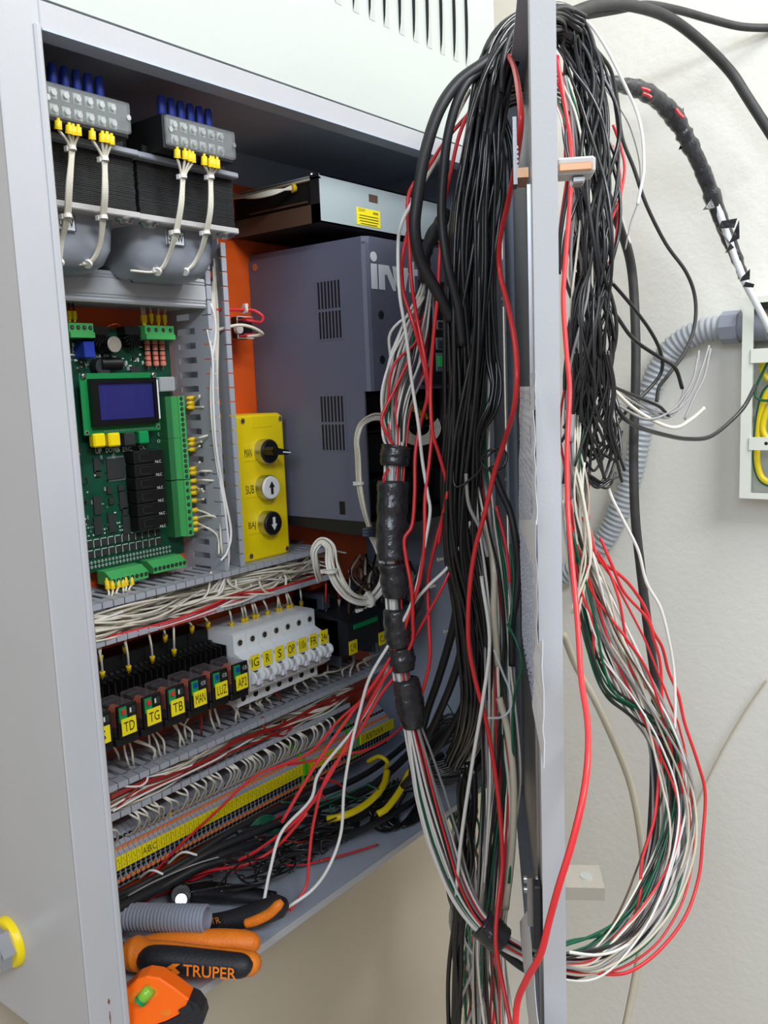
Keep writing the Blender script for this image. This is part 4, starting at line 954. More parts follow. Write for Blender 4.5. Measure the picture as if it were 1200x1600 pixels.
# ---- black cables and tangle on the cabinet floor
t = bundle('thick black cables sweeping over the cabinet floor in front of the terminals', 'cable_bundle', at=AZ(400, 1320, -.53))
for L, w in (([(690, 1120, .08), (655, 1160, .07), (610, 1205, .06), (560, 1240, .07), (470, 1270, .08), (400, 1300, .09), (330, 1330, .10), (260, 1370, .11), (200, 1398, .12), (160, 1412, .12)], 13), ([(690, 1180, .05), (640, 1215, .045), (580, 1265, .05), (500, 1300, .06), (430, 1312, .08), (350, 1335, .09), (280, 1372, .10), (200, 1412, .10), (160, 1430, .10)], 14),
             ([(670, 1235, .04), (600, 1280, .03), (540, 1305, .04), (460, 1332, .05), (400, 1338, .07), (320, 1352, .09), (250, 1388, .10), (200, 1412, .10), (160, 1426, .1)], 12), ([(660, 1140, .09), (600, 1190, .09), (540, 1225, .09), (440, 1262, .10), (360, 1300, .105), (290, 1345, .11), (210, 1388, .12), (160, 1410, .12)], 11), ([(560, 1288, .06), (500, 1280, .08), (430, 1290, .09), (370, 1300, .1)], 10)):
    pw(L, w, 'black_cable', t, 'cable')
pw([(345, 1338, .07), (300, 1352, .09), (240, 1378, .10), (200, 1400, .11)], 2.5, 'grey_wire', t)
for k, L in enumerate(([(605, 1205, .045), (600, 1225, .035), (585, 1245, .03), (562, 1263, .03), (535, 1275, .035), (512, 1280, .05)], [(640, 1205, .03), (625, 1235, .025), (605, 1262, .025), (590, 1272, .03)], [(575, 1190, .08), (592, 1182, .06), (605, 1190, .05), (602, 1202, .06)])):
    pw(L, 11 if k < 2 else 7, 'yellow_wire', name='yellow_wire', label=('thick yellow wire among the black cables, left of the taped harness', 'short thick yellow wire ending beside the taped harness', 'thin yellow loop beside the green earth terminal')[k])
t = bundle('thin black, green and red wires scattered on the cabinet floor', at=AZ(500, 1330, -.535))
rn = random.Random(31)
for k in range(34):
    x = rn.uniform(450, 640); y = 1395-(x-400)*.62+rn.uniform(-28, 5); P = []
    for j in range(6): P.append((x-j*rn.uniform(14, 34)+rn.uniform(-10, 10), y+j*rn.uniform(2, 12)+rn.uniform(-9, 9), .06+rn.uniform(-.03, .03)))
    pw([(a, min(b, 1418-(a-400)*.70), c) for a, b, c in P], 3, rn.choice(['black_wire']*8+['green_wire', 'red']), t)
for k in range(6): pw([(385+k*4, 1300, .10), (405, 1278+k*3, .095), (425+k*3, 1275+k*2, .09), (432, 1290+k*2, .09), (415-k*3, 1300, .10)], 2.6, 'green_wire', t)
for L in ([(330, 1335, .11), (350, 1318, .1), (372, 1312, .1), (395, 1322, .1)], [(400, 1320, .1), (420, 1290, .09), (440, 1275, .09), (452, 1300, .09), (440, 1320, .1)], [(500, 1215, .09), (530, 1225, .08), (545, 1250, .08), (520, 1255, .08), (500, 1240, .09)], [(515, 1340, .04), (480, 1350, .05), (440, 1352, .06)], [(590, 1320, .02), (540, 1335, .03), (500, 1345, .04)]): pw(L, 3.5, 'red', t)
for k in range(18):
    x = rn.uniform(585, 640); pw([(x, 1225+rn.uniform(-15, 15), .06), (x-12+rn.uniform(-8, 8), 1262, .05), (x-5+rn.uniform(-14, 14), 1290, .035), (x+20, 1300-(x-585)*.4, .03), (665, 1255+rn.uniform(-20, 10), .03)], 3.4, 'black_wire', t)
# ---- black coil in the right bottom corner
t = bundle('coil of black wires in the lower right corner of the cabinet', 'wire_coil', at=AZ(700, 1220, -.53))
for k in range(34):
    rx = rn.uniform(30, 58); ry = rn.uniform(22, 44); cx, cy = 702+rn.uniform(-8, 10), 1172+rn.uniform(-12, 12); a0 = rn.uniform(0, 6); P = []
    for j in range(11): a = a0+j*.58; P.append((cx+rx*math.cos(a)+rn.uniform(-2, 2), cy+ry*math.sin(a)-.35*rx*math.cos(a)+rn.uniform(-2, 2), 1.12-.02*math.sin(a)))
    pw(P, 4.5, 'black_wire', t)
pw([(640, 1205, 1.09), (680, 1218, 1.08), (720, 1215, 1.08), (752, 1195, 1.08), (758, 1160, 1.09)], 11, 'black_cable', t, 'cable')
pw([(735, 1060, .95), (720, 1110, .97), (690, 1160, 1.0), (655, 1200, 1.03), (630, 1228, 1.06)], 12, 'black_cable', t, 'cable')
pw([(690, 1090, 1.10), (705, 1110, 1.1), (715, 1140, 1.1)], 2, 'green_wire', t)
# ---- white harness of the inverter
t = bundle('white wire harness looping beneath the dark inverter', 'wire_harness', at=AY(550, 900, .03))
strands(t, CT([(497, 905, .06, .0), (492, 880, .05, 9), (492, 855, .045, 9), (503, 843, .04, 8), (518, 850, .03, 9), (519, 880, .02, 10), (530, 912, .015, 10), (552, 934, .012, 9), (578, 936, .01, 9), (597, 912, .008, 9), (599, 885, .008, 9), (592, 855, .005, 8), (582, 830, .0, 6)]) if 0 else [(PT(x, y, v), s*.97/FPX) for x, y, v, s in ((500, 905, .06, 7), (493, 885, .05, 7), (490, 860, .045, 7), (502, 845, .04, 7), (516, 855, .03, 8), (519, 882, .02, 9), (530, 910, .015, 9), (550, 932, .012, 8), (576, 936, .01, 8), (597, 914, .005, 9), (600, 888, .0, 9), (592, 858, -.004, 8), (580, 832, -.004, 6))], 12, .0013, ['white_wire', 'cream', 'white_wire'], 41, wob=.12)
strands(t, [(PT(x, y, v), s*.95/FPX) for x, y, v, s in ((580, 832, -.004, 5), (568, 790, -.004, 5), (562, 755, -.004, 4), (560, 715, -.003, 4), (558, 685, -.002, 4), (565, 663, -.003, 5), (585, 651, -.005, 6), (612, 655, -.01, 6))], 9, .0013, ['white_wire', 'cream', 'beige'], 42, wob=.15)
for (x, y, v) in ((576, 938, .008), (562, 755, -.004), (516, 892, .018)): tie(PT(x, y, v), (1, 0, .2) if y > 900 else (0, 0, 1), .0085 if y > 800 else .005, t)
s = MB()
for k in range(3): s.tube(spline([PT(566, 828+k*4, -.012), PT(580, 826+k*5, -.018), PT(598, 830+k*3, -.012)], 5), .0022, 'dark_slate', 7)
s.build('velcro_tie', t, kind='stuff')
t = bundle('ring of white wires in front of the inverter terminals', 'wire_coil', at=AD(660, 680, .95))
for k in range(7):
    r_ = 15+k*2.3; P = [(655+r_*1.15*math.cos(a), 668+r_*.9*math.sin(a)*(1 if math.sin(a) > 0 else 1.1), .95+.003*k) for a in [(-2.6+j*.62+k*.06) for j in range(-1+k % 2, 8)]]
    P = [(655+r_*1.15*math.cos(a), 668+r_*.95*math.sin(a), .95) for a in [3.6-j*.55-k*.05 for j in range(8)]]
    pw(P, 2.2, 'white_wire' if k % 2 else 'cream', t)
# ---- dark tangle added to fill in the shade under the inverter
t = bundle('dark wires added as shade under the inverter, with ties', at=AY(580, 930, .1))
for k in range(34):
    x = rn.uniform(555, 645); pw([(x, 870+rn.uniform(-10, 20), .12), (x+rn.uniform(-20, 20), 900, .1), (x+rn.uniform(-25, 25), 935, .1), (x+rn.uniform(-30, 30), 975, .11)], rn.uniform(3, 5), rn.choice(['black_wire', 'black_wire', 'brown', 'beige', 'black_cable']), t)
for (x, y) in ((690, 873), (678, 915), (700, 985), (563, 953)): tie(PT(x, y, 1.05), (0, .2, 1), .004, t)
# ================================================================== THE HANGING HARNESSES
MIX = ['white_wire', 'white_wire', 'white_wire', 'red', 'black_wire', 'grey_wire', 'green_wire', 'cream']
th_ = bundle('taped harness of mixed wires hanging before the inverter and looping under the door', 'taped_harness', at=AD(620, 900, .88))
strands(th_, CT([(668, 440, .88, 8), (662, 470, .87, 14), (650, 510, .87, 26), (636, 560, .87, 32), (622, 610, .87, 26), (617, 650, .87, 20), (618, 690, .87, 15), (616, 745, .87, 13), (613, 850, .87, 12), (616, 930, .875, 11), (622, 1010, .88, 11), (632, 1080, .885, 12), (645, 1140, .89, 13), (654, 1180, .89, 17), (668, 1240, .89, 22), (688, 1310, .89, 24), (712, 1380, .885, 20), (740, 1430, .88, 16), (772, 1462, .875, 14), (812, 1486, .88, 14), (850, 1500, .885, 15), (900, 1505, .90, 20), (950, 1492, .92, 28), (1000, 1450, .95, 34), (1035, 1390, .97, 34), (1053, 1310, .99, 30), (1050, 1230, 1.0, 24), (1038, 1150, 1.0, 22), (1005, 1090, .99, 30), (970, 1010, .97, 32), (935, 930, .95, 28), (910, 870, .93, 20), (900, 800, .92, 20), (905, 720, .91, 24)]), 26, .0014, MIX, 61, wob=.22, sub=5)
strands(th_, CT([(662, 470, .87, 14), (645, 515, .865, 26), (632, 560, .865, 30), (616, 620, .865, 24), (612, 670, .865, 14), (618, 700, .865, 11)]), 10, .0015, ['white_wire', 'white_wire', 'red', 'grey_wire', 'green_wire', 'white_wire'], 62, wob=.2)
def sleeve(P, label=None, parent=th_, m='tape', name='tape_wrap', jag=.0008, seed=1):
    Q = spline([AD(x, y, D) for x, y, D, r in P], 6); R = np.interp(np.arange(len(Q))/6, np.arange(len(P)), [r*D/FPX for x, y, D, r in P]); rn = random.Random(seed)
    R = [r+rn.uniform(-jag, jag) for r in R]; s = MB(); s.tube(Q, R, m, 14); return s.build(name, parent, label)
for k, P in enumerate(([(619, 697, .87, 23), (617, 712, .87, 24), (616, 728, .87, 22)], [(614, 752, .87, 25), (613, 790, .87, 25), (612, 835, .87, 25), (613, 875, .87, 24)], [(614, 880, .87, 23), (617, 915, .872, 22), (618, 930, .874, 20)], [(619, 952, .874, 21), (621, 985, .876, 22), (624, 1008, .878, 20)], [(625, 1013, .88, 22), (628, 1030, .88, 22), (631, 1048, .88, 18)], [(634, 1062, .882, 20), (638, 1085, .884, 22), (642, 1110, .886, 23), (646, 1135, .888, 17)], [(752, 1442, .878, 23), (768, 1456, .876, 25), (784, 1470, .876, 22)])):
    sleeve(P, seed=k)
# red tails from the tape
pw([(640, 560, .85), (616, 610, .85), (597, 650, .85), (600, 670, .85), (614, 695, .855)], 5, 'red', th_); pw([(607, 733, .86), (600, 745, .855), (600, 756, .86)], 5, 'red', th_)
sleeve([(700, 330, .86, 9), (678, 365, .86, 11), (664, 400, .86, 10), (664, 440, .87, 9)], m='rubber', parent=th_, seed=20)
# ---- black bundle over the door
tb_ = bundle('big bundle of glossy black wires hanging over the door top into the cabinet front', at=AD(740, 500, .82))
strands(tb_, CT([(900, 50, .85, 26), (870, 32, .84, 26), (835, 36, .82, 28), (800, 58, .80, 30), (772, 105, .79, 33), (757, 180, .785, 36), (748, 260, .79, 38), (738, 340, .80, 38), (733, 430, .81, 40), (728, 520, .82, 40), (722, 610, .83, 38), (715, 700, .84, 34), (712, 780, .85, 32), (716, 860, .86, 32), (733, 940, .87, 32), (745, 1020, .88, 32), (748, 1090, .9, 28), (733, 1150, .97, 24), (712, 1190, 1.03, 20)], .74), 56, (.0017, .0024), ['black_wire'], 71, wob=.3, sub=6)
strands(tb_, CT([(785, 90, .80, 12), (775, 160, .80, 14), (785, 230, .80, 14), (787, 300, .80, 10), (778, 360, .80, 8), (765, 450, .81, 8), (768, 550, .82, 8), (775, 600, .82, 6), (768, 640, .82, 7), (750, 680, .83, 8), (745, 760, .84, 8)]), 6, (.0017, .0022), ['black_wire'], 72, wob=.4)
strands(tb_, CT([(900, 50, .85, 22), (870, 32, .84, 24), (835, 36, .82, 26), (802, 60, .80, 28), (776, 108, .788, 28), (762, 180, .784, 28), (755, 250, .79, 30), (745, 330, .8, 30)]), 26, (.0024, .0034), ['black_wire', 'black_cable'], 73, wob=.15, endj=.5)
for L, w, lab in (([(830, 50, .81), (790, 75, .79), (755, 100, .78), (715, 130, .775), (685, 175, .77), (664, 240, .77), (652, 310, .775), (648, 360, .78), (658, 410, .79), (685, 460, .80), (705, 500, .81)], 19, 'thick black cable arching farthest left off the black bundle'), ([(800, 95, .79), (745, 115, .78), (718, 150, .775), (700, 210, .775), (692, 280, .78), (690, 340, .785), (698, 410, .79), (715, 480, .80), (722, 540, .81)], 15, 'black cable arching just left of the big bundle'),
                  ([(768, 728, .84), (782, 765, .84), (797, 800, .84), (806, 845, .84), (810, 890, .845), (806, 940, .85), (800, 975, .86), (800, 1040, .87)], 11, 'black cable bulging right beside the door papers'), ([(718, 890, .88), (712, 960, .9), (700, 1010, .93), (685, 1060, .96), (668, 1110, 1.0), (655, 1160, 1.03)], 13, 'upper black cable running from the bundle toward the taped harness foot'),
                  ([(728, 950, .88), (722, 1010, .9), (708, 1060, .93), (690, 1105, .97), (665, 1160, 1.02)], 13, 'lower of the two black cables sloping into the cabinet corner'), ([(648, 1140, .90), (652, 1185, .9), (666, 1250, .9), (690, 1320, .9), (716, 1385, .9), (750, 1440, .89), (790, 1490, .89), (840, 1522, .89), (900, 1524, .90), (960, 1490, .94), (1000, 1435, .97), (1012, 1370, .98)], 13, 'black cable following the harness loop under the door')):
    pw(L, w, 'black_cable', name='black_cable', label=lab, cat='cable')
pw([(708, 715, .83), (712, 760, .83), (745, 740, .82), (760, 715, .81), (780, 700, .81), (792, 712, .81), (785, 730, .81), (765, 735, .81), (752, 718, .81), (768, 702, .80), (785, 706, .80)], 4, 'black_wire', name='wire_curl', label='small black wire curl sticking out right of the bundle')
# ---- mixed bundle on the right side of it, hanging down below the frame
tm = bundle('mixed white, grey, red and black wires hanging beside the door down past the frame bottom', at=AD(770, 1100, .9))
strands(tm, CT([(815, 62, .83, 8), (785, 90, .83, 12), (762, 150, .82, 20), (752, 210, .825, 24), (745, 300, .83, 32), (745, 420, .84, 30), (745, 540, .85, 26), (742, 640, .85, 24), (742, 730, .86, 24), (752, 810, .865, 28), (768, 890, .87, 28), (777, 970, .875, 24), (778, 1050, .88, 24), (780, 1130, .89, 26), (783, 1220, .9, 28), (778, 1310, .91, 28), (772, 1390, .92, 28), (765, 1470, .95, 28), (768, 1550, .97, 34), (772, 1640, .99, 36)]), 30, (.0011, .0018), ['white_wire', 'white_wire', 'grey_wire', 'grey_wire', 'red', 'black_wire', 'cream', 'green_wire', 'white_wire'], 81, wob=.25)
for L, w, c in (([(752, 800, .86), (766, 850, .86), (772, 900, .86), (772, 960, .86), (778, 1040, .87)], 11, 'beige'), ([(780, 1090, .87), (795, 1150, .87), (803, 1230, .87), (800, 1330, .88), (790, 1420, .89)], 11, 'beige'), ([(728, 740, .83), (733, 790, .83), (752, 830, .83), (762, 870, .83)], 6, 'grey_wire'), ([(752, 900, .85), (765, 1000, .85), (755, 1090, .85), (740, 1180, .86), (722, 1300, .87), (712, 1400, .88)], 6, 'white_wire'),
                ([(793, 975, .85), (808, 1005, .84), (816, 1040, .84), (806, 1075, .85), (801, 1120, .86), (802, 1200, .87), (803, 1290, .88), (795, 1380, .88)], 4.5, 'green_wire'), ([(797, 850, .85), (803, 900, .85), (800, 950, .85), (795, 990, .85)], 4, 'green_wire'), ([(775, 790, .84), (790, 850, .84), (797, 910, .845)], 5, 'red')): pw(L, w, c, tm)
pw([(772, 1015, .84), (785, 1050, .84), (797, 1080, .84), (798, 1105, .84), (785, 1120, .84), (762, 1122, .84)], 4, 'plastic_clear', tm, 'twist_tie')
tl = bundle('black cables and coloured wires hanging out below the cabinet bottom', at=AD(730, 1400, 1.1))
strands(tl, CT([(735, 1200, .93, 22), (732, 1260, .94, 24), (727, 1340, .95, 20), (718, 1430, .96, 12), (712, 1520, .97, 12), (708, 1640, .98, 14)], .8), 6, (.0024, .004), ['black_cable', 'black_wire'], 91, wob=.2)
strands(tl, CT([(722, 1250, 1.22, 24), (720, 1300, 1.22, 24), (722, 1380, 1.2, 22), (728, 1450, 1.18, 22), (740, 1520, 1.16, 26), (735, 1640, 1.15, 34)]), 22, (.0015, .0022), ['brown', 'grey_wire', 'red', 'green_wire', 'beige', 'grey_wire', 'black_wire'], 92, wob=.35)
# ---- loose wires before the cabinet
for L, w, c, lab in (
    ([(795, 88, .78), (803, 105, .70), (810, 140, .62), (814, 190, .595), (806, 255, .64), (793, 320, .70), (781, 375, .74), (781, 425, .76), (793, 475, .73), (804, 530, .68), (808, 585, .66), (803, 640, .68), (788, 690, .74), (772, 740, .78), (758, 800, .80), (742, 860, .82), (733, 930, .83), (732, 1000, .84), (742, 1060, .85), (758, 1120, .86), (771, 1190, .87), (781, 1270, .87), (785, 1350, .87), (777, 1420, .86), (775, 1480, .85), (786, 1540, .84), (802, 1620, .82)], 8, 'red', 'long red wire snaking down the inner door side from top to bottom'),
    ([(735, 175, .80), (700, 215, .80), (668, 262, .80), (645, 290, .81), (637, 320, .81), (640, 390, .82), (643, 440, .82), (652, 500, .83), (664, 560, .83), (671, 620, .84), (675, 665, .84), (671, 720, .84), (664, 780, .84), (663, 850, .84), (655, 910, .85), (642, 950, .86), (625, 1000, .87), (590, 1060, .88), (545, 1120, .90), (490, 1200, .90), (440, 1285, .90)], 6, 'red', 'red wire hanging left of the thick cable, down to the terminals'),
    ([(768, 110, .79), (738, 165, .79), (718, 210, .79), (705, 265, .79), (694, 320, .79), (687, 400, .80), (684, 460, .80), (677, 530, .81), (673, 600, .82), (675, 670, .82), (686, 710, .83), (697, 750, .84), (698, 775, .84), (692, 805, .85), (680, 850, .86), (669, 905, .87), (670, 970, .87), (672, 1020, .87), (667, 1055, .88), (654, 1100, .89)], 6, 'red', 'red wire crossing in front of the black bundle, ending at the harness foot'),
    ([(641, 350, .82), (629, 400, .82), (630, 455, .83), (647, 510, .83), (660, 560, .84), (668, 615, .84), (657, 662, .85), (649, 710, .85), (648, 770, .85), (644, 820, .85), (632, 842, .85), (635, 875, .85), (643, 920, .85), (645, 970, .86), (641, 1010, .87), (600, 1060, .88), (560, 1130, .9), (510, 1220, .9), (470, 1275, .91), (400, 1330, .93), (330, 1362, .94), (245, 1400, .95), (225, 1415, .95)], 6, 'red', 'red wire kinked beside the taped harness, running left to the floor'),
    ([(735, 140, .80), (712, 185, .80), (690, 235, .80), (665, 280, .80), (642, 320, .80), (627, 350, .80), (622, 385, .81), (624, 455, .81), (634, 520, .82), (644, 600, .83), (654, 665, .83), (660, 720, .84), (668, 770, .84), (672, 800, .84), (664, 850, .84), (655, 900, .85), (640, 950, .86), (612, 1000, .87), (578, 1058, .88), (562, 1112, .89), (550, 1160, .89), (538, 1230, .89), (533, 1300, .89), (515, 1352, .88), (488, 1390, .88), (446, 1420, .87)], 5.5, 'white_wire', 'long white wire falling in front of the inverter to the cabinet lip'),
    ([(735, 815, .85), (715, 860, .85), (698, 888, .86), (670, 915, .86), (645, 945, .87), (618, 1000, .88), (600, 1060, .89), (560, 1130, .90), (500, 1205, .91), (485, 1250, .91), (440, 1300, .91), (422, 1360, .90), (412, 1410, .89)], 5.5, 'white_wire', 'white wire slanting from the bundle down to the orange pliers'),
    ([(706, 885, .86), (690, 920, .86), (665, 965, .87), (642, 1005, .88), (610, 1045, .89), (575, 1085, .90), (530, 1125, .91), (480, 1178, .92), (400, 1212, .93), (340, 1266, .93), (270, 1332, .93), (195, 1412, .93)], 4.5, 'red', 'red wire slanting across the yellow marker strip to the lower left'),
    ([(628, 1045, .885), (595, 1085, .89), (560, 1145, .90), (510, 1215, .90), (490, 1285, .90), (483, 1340, .895), (478, 1385, .89), (452, 1424, .88)], 5, 'red', 'red wire ending on the lip near the black and orange grip'),
    ([(630, 1135, 1.0), (600, 1158, .98), (570, 1172, .96), (530, 1180, .95), (490, 1188, .95), (450, 1195, .96)], 4, 'red', 'short red wire arching over the green earth terminal'),
    ([(722, 705, .84), (706, 760, .845), (694, 800, .85), (685, 850, .86)], 4.5, 'red', 'short red wire beside the inverter right edge')):
    pw(L, w, c, name='red_wire' if c == 'red' else 'white_wire', label=lab)
pw([(220, 1415, .93), (260, 1388, .93), (320, 1362, .93), (380, 1352, .92), (430, 1325, .92), (480, 1270, .91)], 5, 'red', name='red_wire', label='lower of the red wires fanning over the grey conduit piece')
# ---- over the door behind the bundle
t = bundle('wires passing over the door top behind the black bundle', at=AD(790, 130, .85))
for k, c in enumerate(['red', 'red', 'grey_wire', 'beige', 'grey_wire', 'brown', 'white_wire', 'grey_wire', 'dark_cable']):
    pw([(885, 118+k*7, .90), (845, 104+k*7, .87), (800, 113+k*6.5, .84), (778, 122+k*8, .835), (766, 145+k*9, .835), (760, 190+k*10, .84), (758, 260+k*8, .85)], 5, c, t)
# ================================================================== RIGHT OF THE DOOR
tr_ = bundle('bundle of black wires spilling over the outer side of the door', at=AD(925, 400, .86))
strands(tr_, CT([(845, 35, .83, 26), (880, 40, .85, 26), (905, 75, .86, 28), (918, 140, .87, 34), (922, 220, .87, 40), (924, 300, .87, 42), (922, 380, .87, 42), (920, 450, .88, 40), (922, 520, .88, 36), (918, 590, .89, 34), (905, 660, .9, 28), (895, 730, .9, 24)], .85), 46, (.0014, .0022), ['black_wire', 'black_wire', 'black_cable'], 101, wob=.5, endj=.42)
strands(tr_, CT([(880, 120, .85, 10), (895, 180, .86, 14), (900, 280, .87, 20), (905, 380, .87, 26), (912, 470, .88, 30), (905, 560, .89, 26), (898, 640, .9, 20), (895, 720, .9, 16), (905, 800, .92, 20), (915, 870, .93, 20)]), 16, (.0010, .0016), ['white_wire', 'cream', 'grey_wire', 'red', 'green_wire', 'grey_wire'], 102, wob=.4)
rn = random.Random(77)
for k in range(26):                                                      # frayed lower ends
    x = rn.uniform(895, 960); y = rn.uniform(560, 640); dx = rn.uniform(-30, 45)
    pw([(x, y-90, .88), (x+rn.uniform(-12, 12), y-30, .885), (x+dx*.2, y+25, .89), (x+dx*.6+rn.uniform(-15, 15), y+70, .895), (x+dx, y+100+rn.uniform(-10, 25), .9)], 5, 'black_wire', tr_)
for k in range(9):
    x = rn.uniform(893, 915); y = rn.uniform(660, 740); pw([(x, y-50, .9), (x+8, y+10, .9), (x+25, y+35+rn.uniform(-10, 10), .905), (x+rn.uniform(35, 60), y+rn.uniform(20, 45), .91), (x+rn.uniform(50, 72), y+rn.uniform(-40, 20), .92)], 4.5, 'black_wire', tr_)
for L, w, c, n_, lab in (
    ([(865, 18, .84), (900, 45, .86), (935, 82, .88), (955, 112, .9), (965, 160, .91), (972, 215, .92), (990, 262, .93), (1010, 320, .94), (1040, 380, .96), (1072, 425, .97), (1086, 465, .98), (1085, 510, .98), (1070, 550, .97), (1045, 585, .96), (1030, 605, .96), (1026, 628, .96)], 6, 'dark_cable', 'black_wire', 'single dark wire swinging widest right of the door, before the grey conduit'),
    ([(895, 425, .88), (935, 460, .89), (962, 492, .9), (990, 530, .92), (1030, 558, .93), (1055, 575, .94), (1066, 607, .95)], 6.5, 'black_wire', 'black_wire', 'upper of two black wires crossing the grey conduit bend'),
    ([(955, 440, .89), (985, 475, .9), (1015, 515, .92), (1032, 550, .93), (1033, 582, .94), (1010, 612, .94), (985, 635, .93), (960, 668, .92)], 6, 'black_wire', 'black_wire', 'black wire looping back over the conduit bend'),
    ([(905, 560, .89), (925, 590, .89), (960, 605, .9), (1000, 622, .92), (1030, 635, .93), (1045, 651, .94)], 5.5, 'black_wire', 'black_wire', 'short black wire end pointing right beneath the conduit bend'),
    ([(960, 620, .9), (972, 650, .9), (1000, 668, .92), (1040, 680, .95), (1075, 686, .98), (1110, 682, 1.0), (1145, 655, 1.02), (1165, 632, 1.03), (1180, 603, 1.05)], 7, 'black_wire', 'black_wire', 'black wire reaching right to the open junction box'),
    ([(870, 88, .85), (880, 150, .84), (890, 210, .83), (893, 255, .8), (890, 320, .8), (884, 400, .79), (880, 470, .78), (885, 550, .77), (890, 610, .76), (886, 700, .75), (887, 790, .73), (893, 870, .70), (902, 970, .66), (908, 1060, .62), (918, 1130, .58), (918, 1190, .55), (910, 1250, .535), (893, 1320, .53), (873, 1385, .53), (858, 1440, .535), (845, 1490, .54), (822, 1532, .55), (808, 1570, .56), (805, 1640, .56)], 9, 'red', 'red_wire', 'thick red wire running down the outer door edge and crossing it near the bottom'),
    ([(925, 240, .93), (950, 310, .95), (976, 375, .98), (988, 430, 1.0), (993, 520, 1.0), (993, 600, 1.0), (990, 700, 1.0), (992, 800, 1.0), (1000, 880, 1.01), (1012, 980, 1.02), (1024, 1070, 1.03), (1022, 1150, 1.03), (1022, 1220, 1.03), (1018, 1300, 1.02), (1010, 1370, 1.0), (995, 1435, .98), (960, 1480, .95), (915, 1512, .92), (860, 1515, .89)], 15, 'dark_cable', 'dark_cable', 'thick dusty black cable hanging straight down right of the door'),
    ([(880, 990, 1.08), (900, 1040, 1.1), (930, 1095, 1.1), (960, 1160, 1.1), (985, 1225, 1.1), (1000, 1300, 1.1), (1007, 1380, 1.1), (1004, 1460, 1.1), (990, 1540, 1.1), (972, 1630, 1.1)], 11, 'beige', 'beige_cable', 'beige round cable curving down in front of the right wall'),
    ([(865, 25, .9), (890, 22, .92), (930, 9, .96), (980, 8, 1.0), (1040, 25, 1.05), (1090, 60, 1.08), (1140, 110, 1.1), (1170, 155, 1.1), (1215, 225, 1.1)], 18, 'dark_cable', 'dark_cable', 'thick dark cable arching to the upper right corner and down'),
    ([(865, 32, .92), (900, 26, .95), (960, 16, 1.0), (1010, 8, 1.05), (1060, 16, 1.1), (1110, 30, 1.12), (1160, 42, 1.13), (1215, 44, 1.13)], 13, 'dark_cable', 'dark_cable', 'thinner dark cable leaving level at the top right corner'),
    ([(900, 860, .93), (930, 875, .94), (960, 892, .95), (985, 915, .96), (1008, 950, .97), (1020, 985, .98), (1035, 1012, .99), (1045, 1050, 1.0), (1060, 1085, 1.0), (1070, 1130, 1.0), (1090, 1190, 1.0), (1102, 1240, 1.0), (1098, 1310, .99), (1092, 1370, .98), (1072, 1430, .96), (1035, 1480, .93), (990, 1515, .91), (950, 1522, .9), (895, 1511, .88), (850, 1500, .87)], 5.5, 'red', 'red_wire', 'outermost red wire of the big loop right of the door'),
    ([(938, 840, .94), (955, 880, .94), (975, 925, .95), (1010, 965, .96), (1022, 1000, .97), (1032, 1040, .98), (1034, 1110, .98), (1030, 1200, .98), (1022, 1280, .97), (1003, 1345, .96), (1000, 1400, .95), (985, 1450, .93), (960, 1500, .91), (915, 1515, .89)], 5, 'red', 'red_wire', 'inner red wire of the loop, running straight down beside the dark cable'),
    ([(900, 880, .92), (910, 930, .92), (925, 970, .93), (929, 1022, .94), (945, 1035, .95), (962, 1060, .96), (985, 1090, .97), (1000, 1108, .97)], 5, 'red', 'red_wire', 'red wire with a kink, ending among green wires'),
    ([(925, 850, .93), (950, 890, .94), (968, 940, .94), (978, 1000, .95), (988, 1050, .96), (1020, 1085, .97), (1050, 1125, .98), (1062, 1180, .98), (1066, 1240, .98)], 4.5, 'red', 'red_wire', 'red wire curving through the middle of the right loop'),
    ([(945, 740, .92), (955, 775, .92), (975, 815, .93), (997, 860, .94), (1010, 910, .95), (1032, 950, .96), (1045, 1000, .97), (1053, 1050, .98), (1055, 1110, .98), (1052, 1180, .98), (1058, 1260, .98), (1060, 1330, .97), (1042, 1400, .95), (1010, 1450, .92), (970, 1482, .9), (930, 1492, .88), (890, 1488, .86)], 5, 'white_wire', 'white_wire', 'white wire tracing the whole loop right of the door'),
    ([(940, 130, .92), (975, 180, .93), (990, 215, .94), (1000, 260, .94), (998, 310, .94), (985, 350, .94), (977, 390, .94)], 2.5, 'grey_wire', 'grey_wire', 'thin grey thread hanging right of the black bundle'),
    ([(900, 20, .88), (925, 42, .9), (950, 80, .91), (975, 130, .92), (995, 175, .93), (1004, 215, .93), (1006, 262, .93), (1003, 285, .93), (996, 320, .93)], 5, 'button_white', 'zip_tie', 'long white zip tie arching over the black wires on the right')):
    pw(L, w, c, name=n_, label=lab, cat='cable' if 'cable' in n_ else ('cable tie' if 'tie' in n_ else 'wire'))
t = bundle('stripped grey and cream wire ends pointing right under the conduit', at=AD(1060, 620, .95))
for k, L in enumerate(([(940, 590, .9), (985, 620, .92), (1020, 640, .93), (1050, 645, .94), (1078, 620, .95), (1095, 580, .96), (1108, 540, .97)], [(960, 610, .9), (1010, 640, .93), (1045, 652, .94), (1075, 615, .95), (1088, 575, .96), (1092, 548, .97)], [(950, 620, .9), (1000, 650, .93), (1050, 640, .94), (1068, 612, .95), (1062, 585, .95)], [(1070, 655, .94), (1085, 620, .95), (1100, 590, .96), (1110, 545, .97)], [(960, 630, .9), (1010, 655, .92), (1050, 640, .94), (1080, 600, .95), (1090, 560, .96)])): pw(L, 4, 'grey_wire', t)
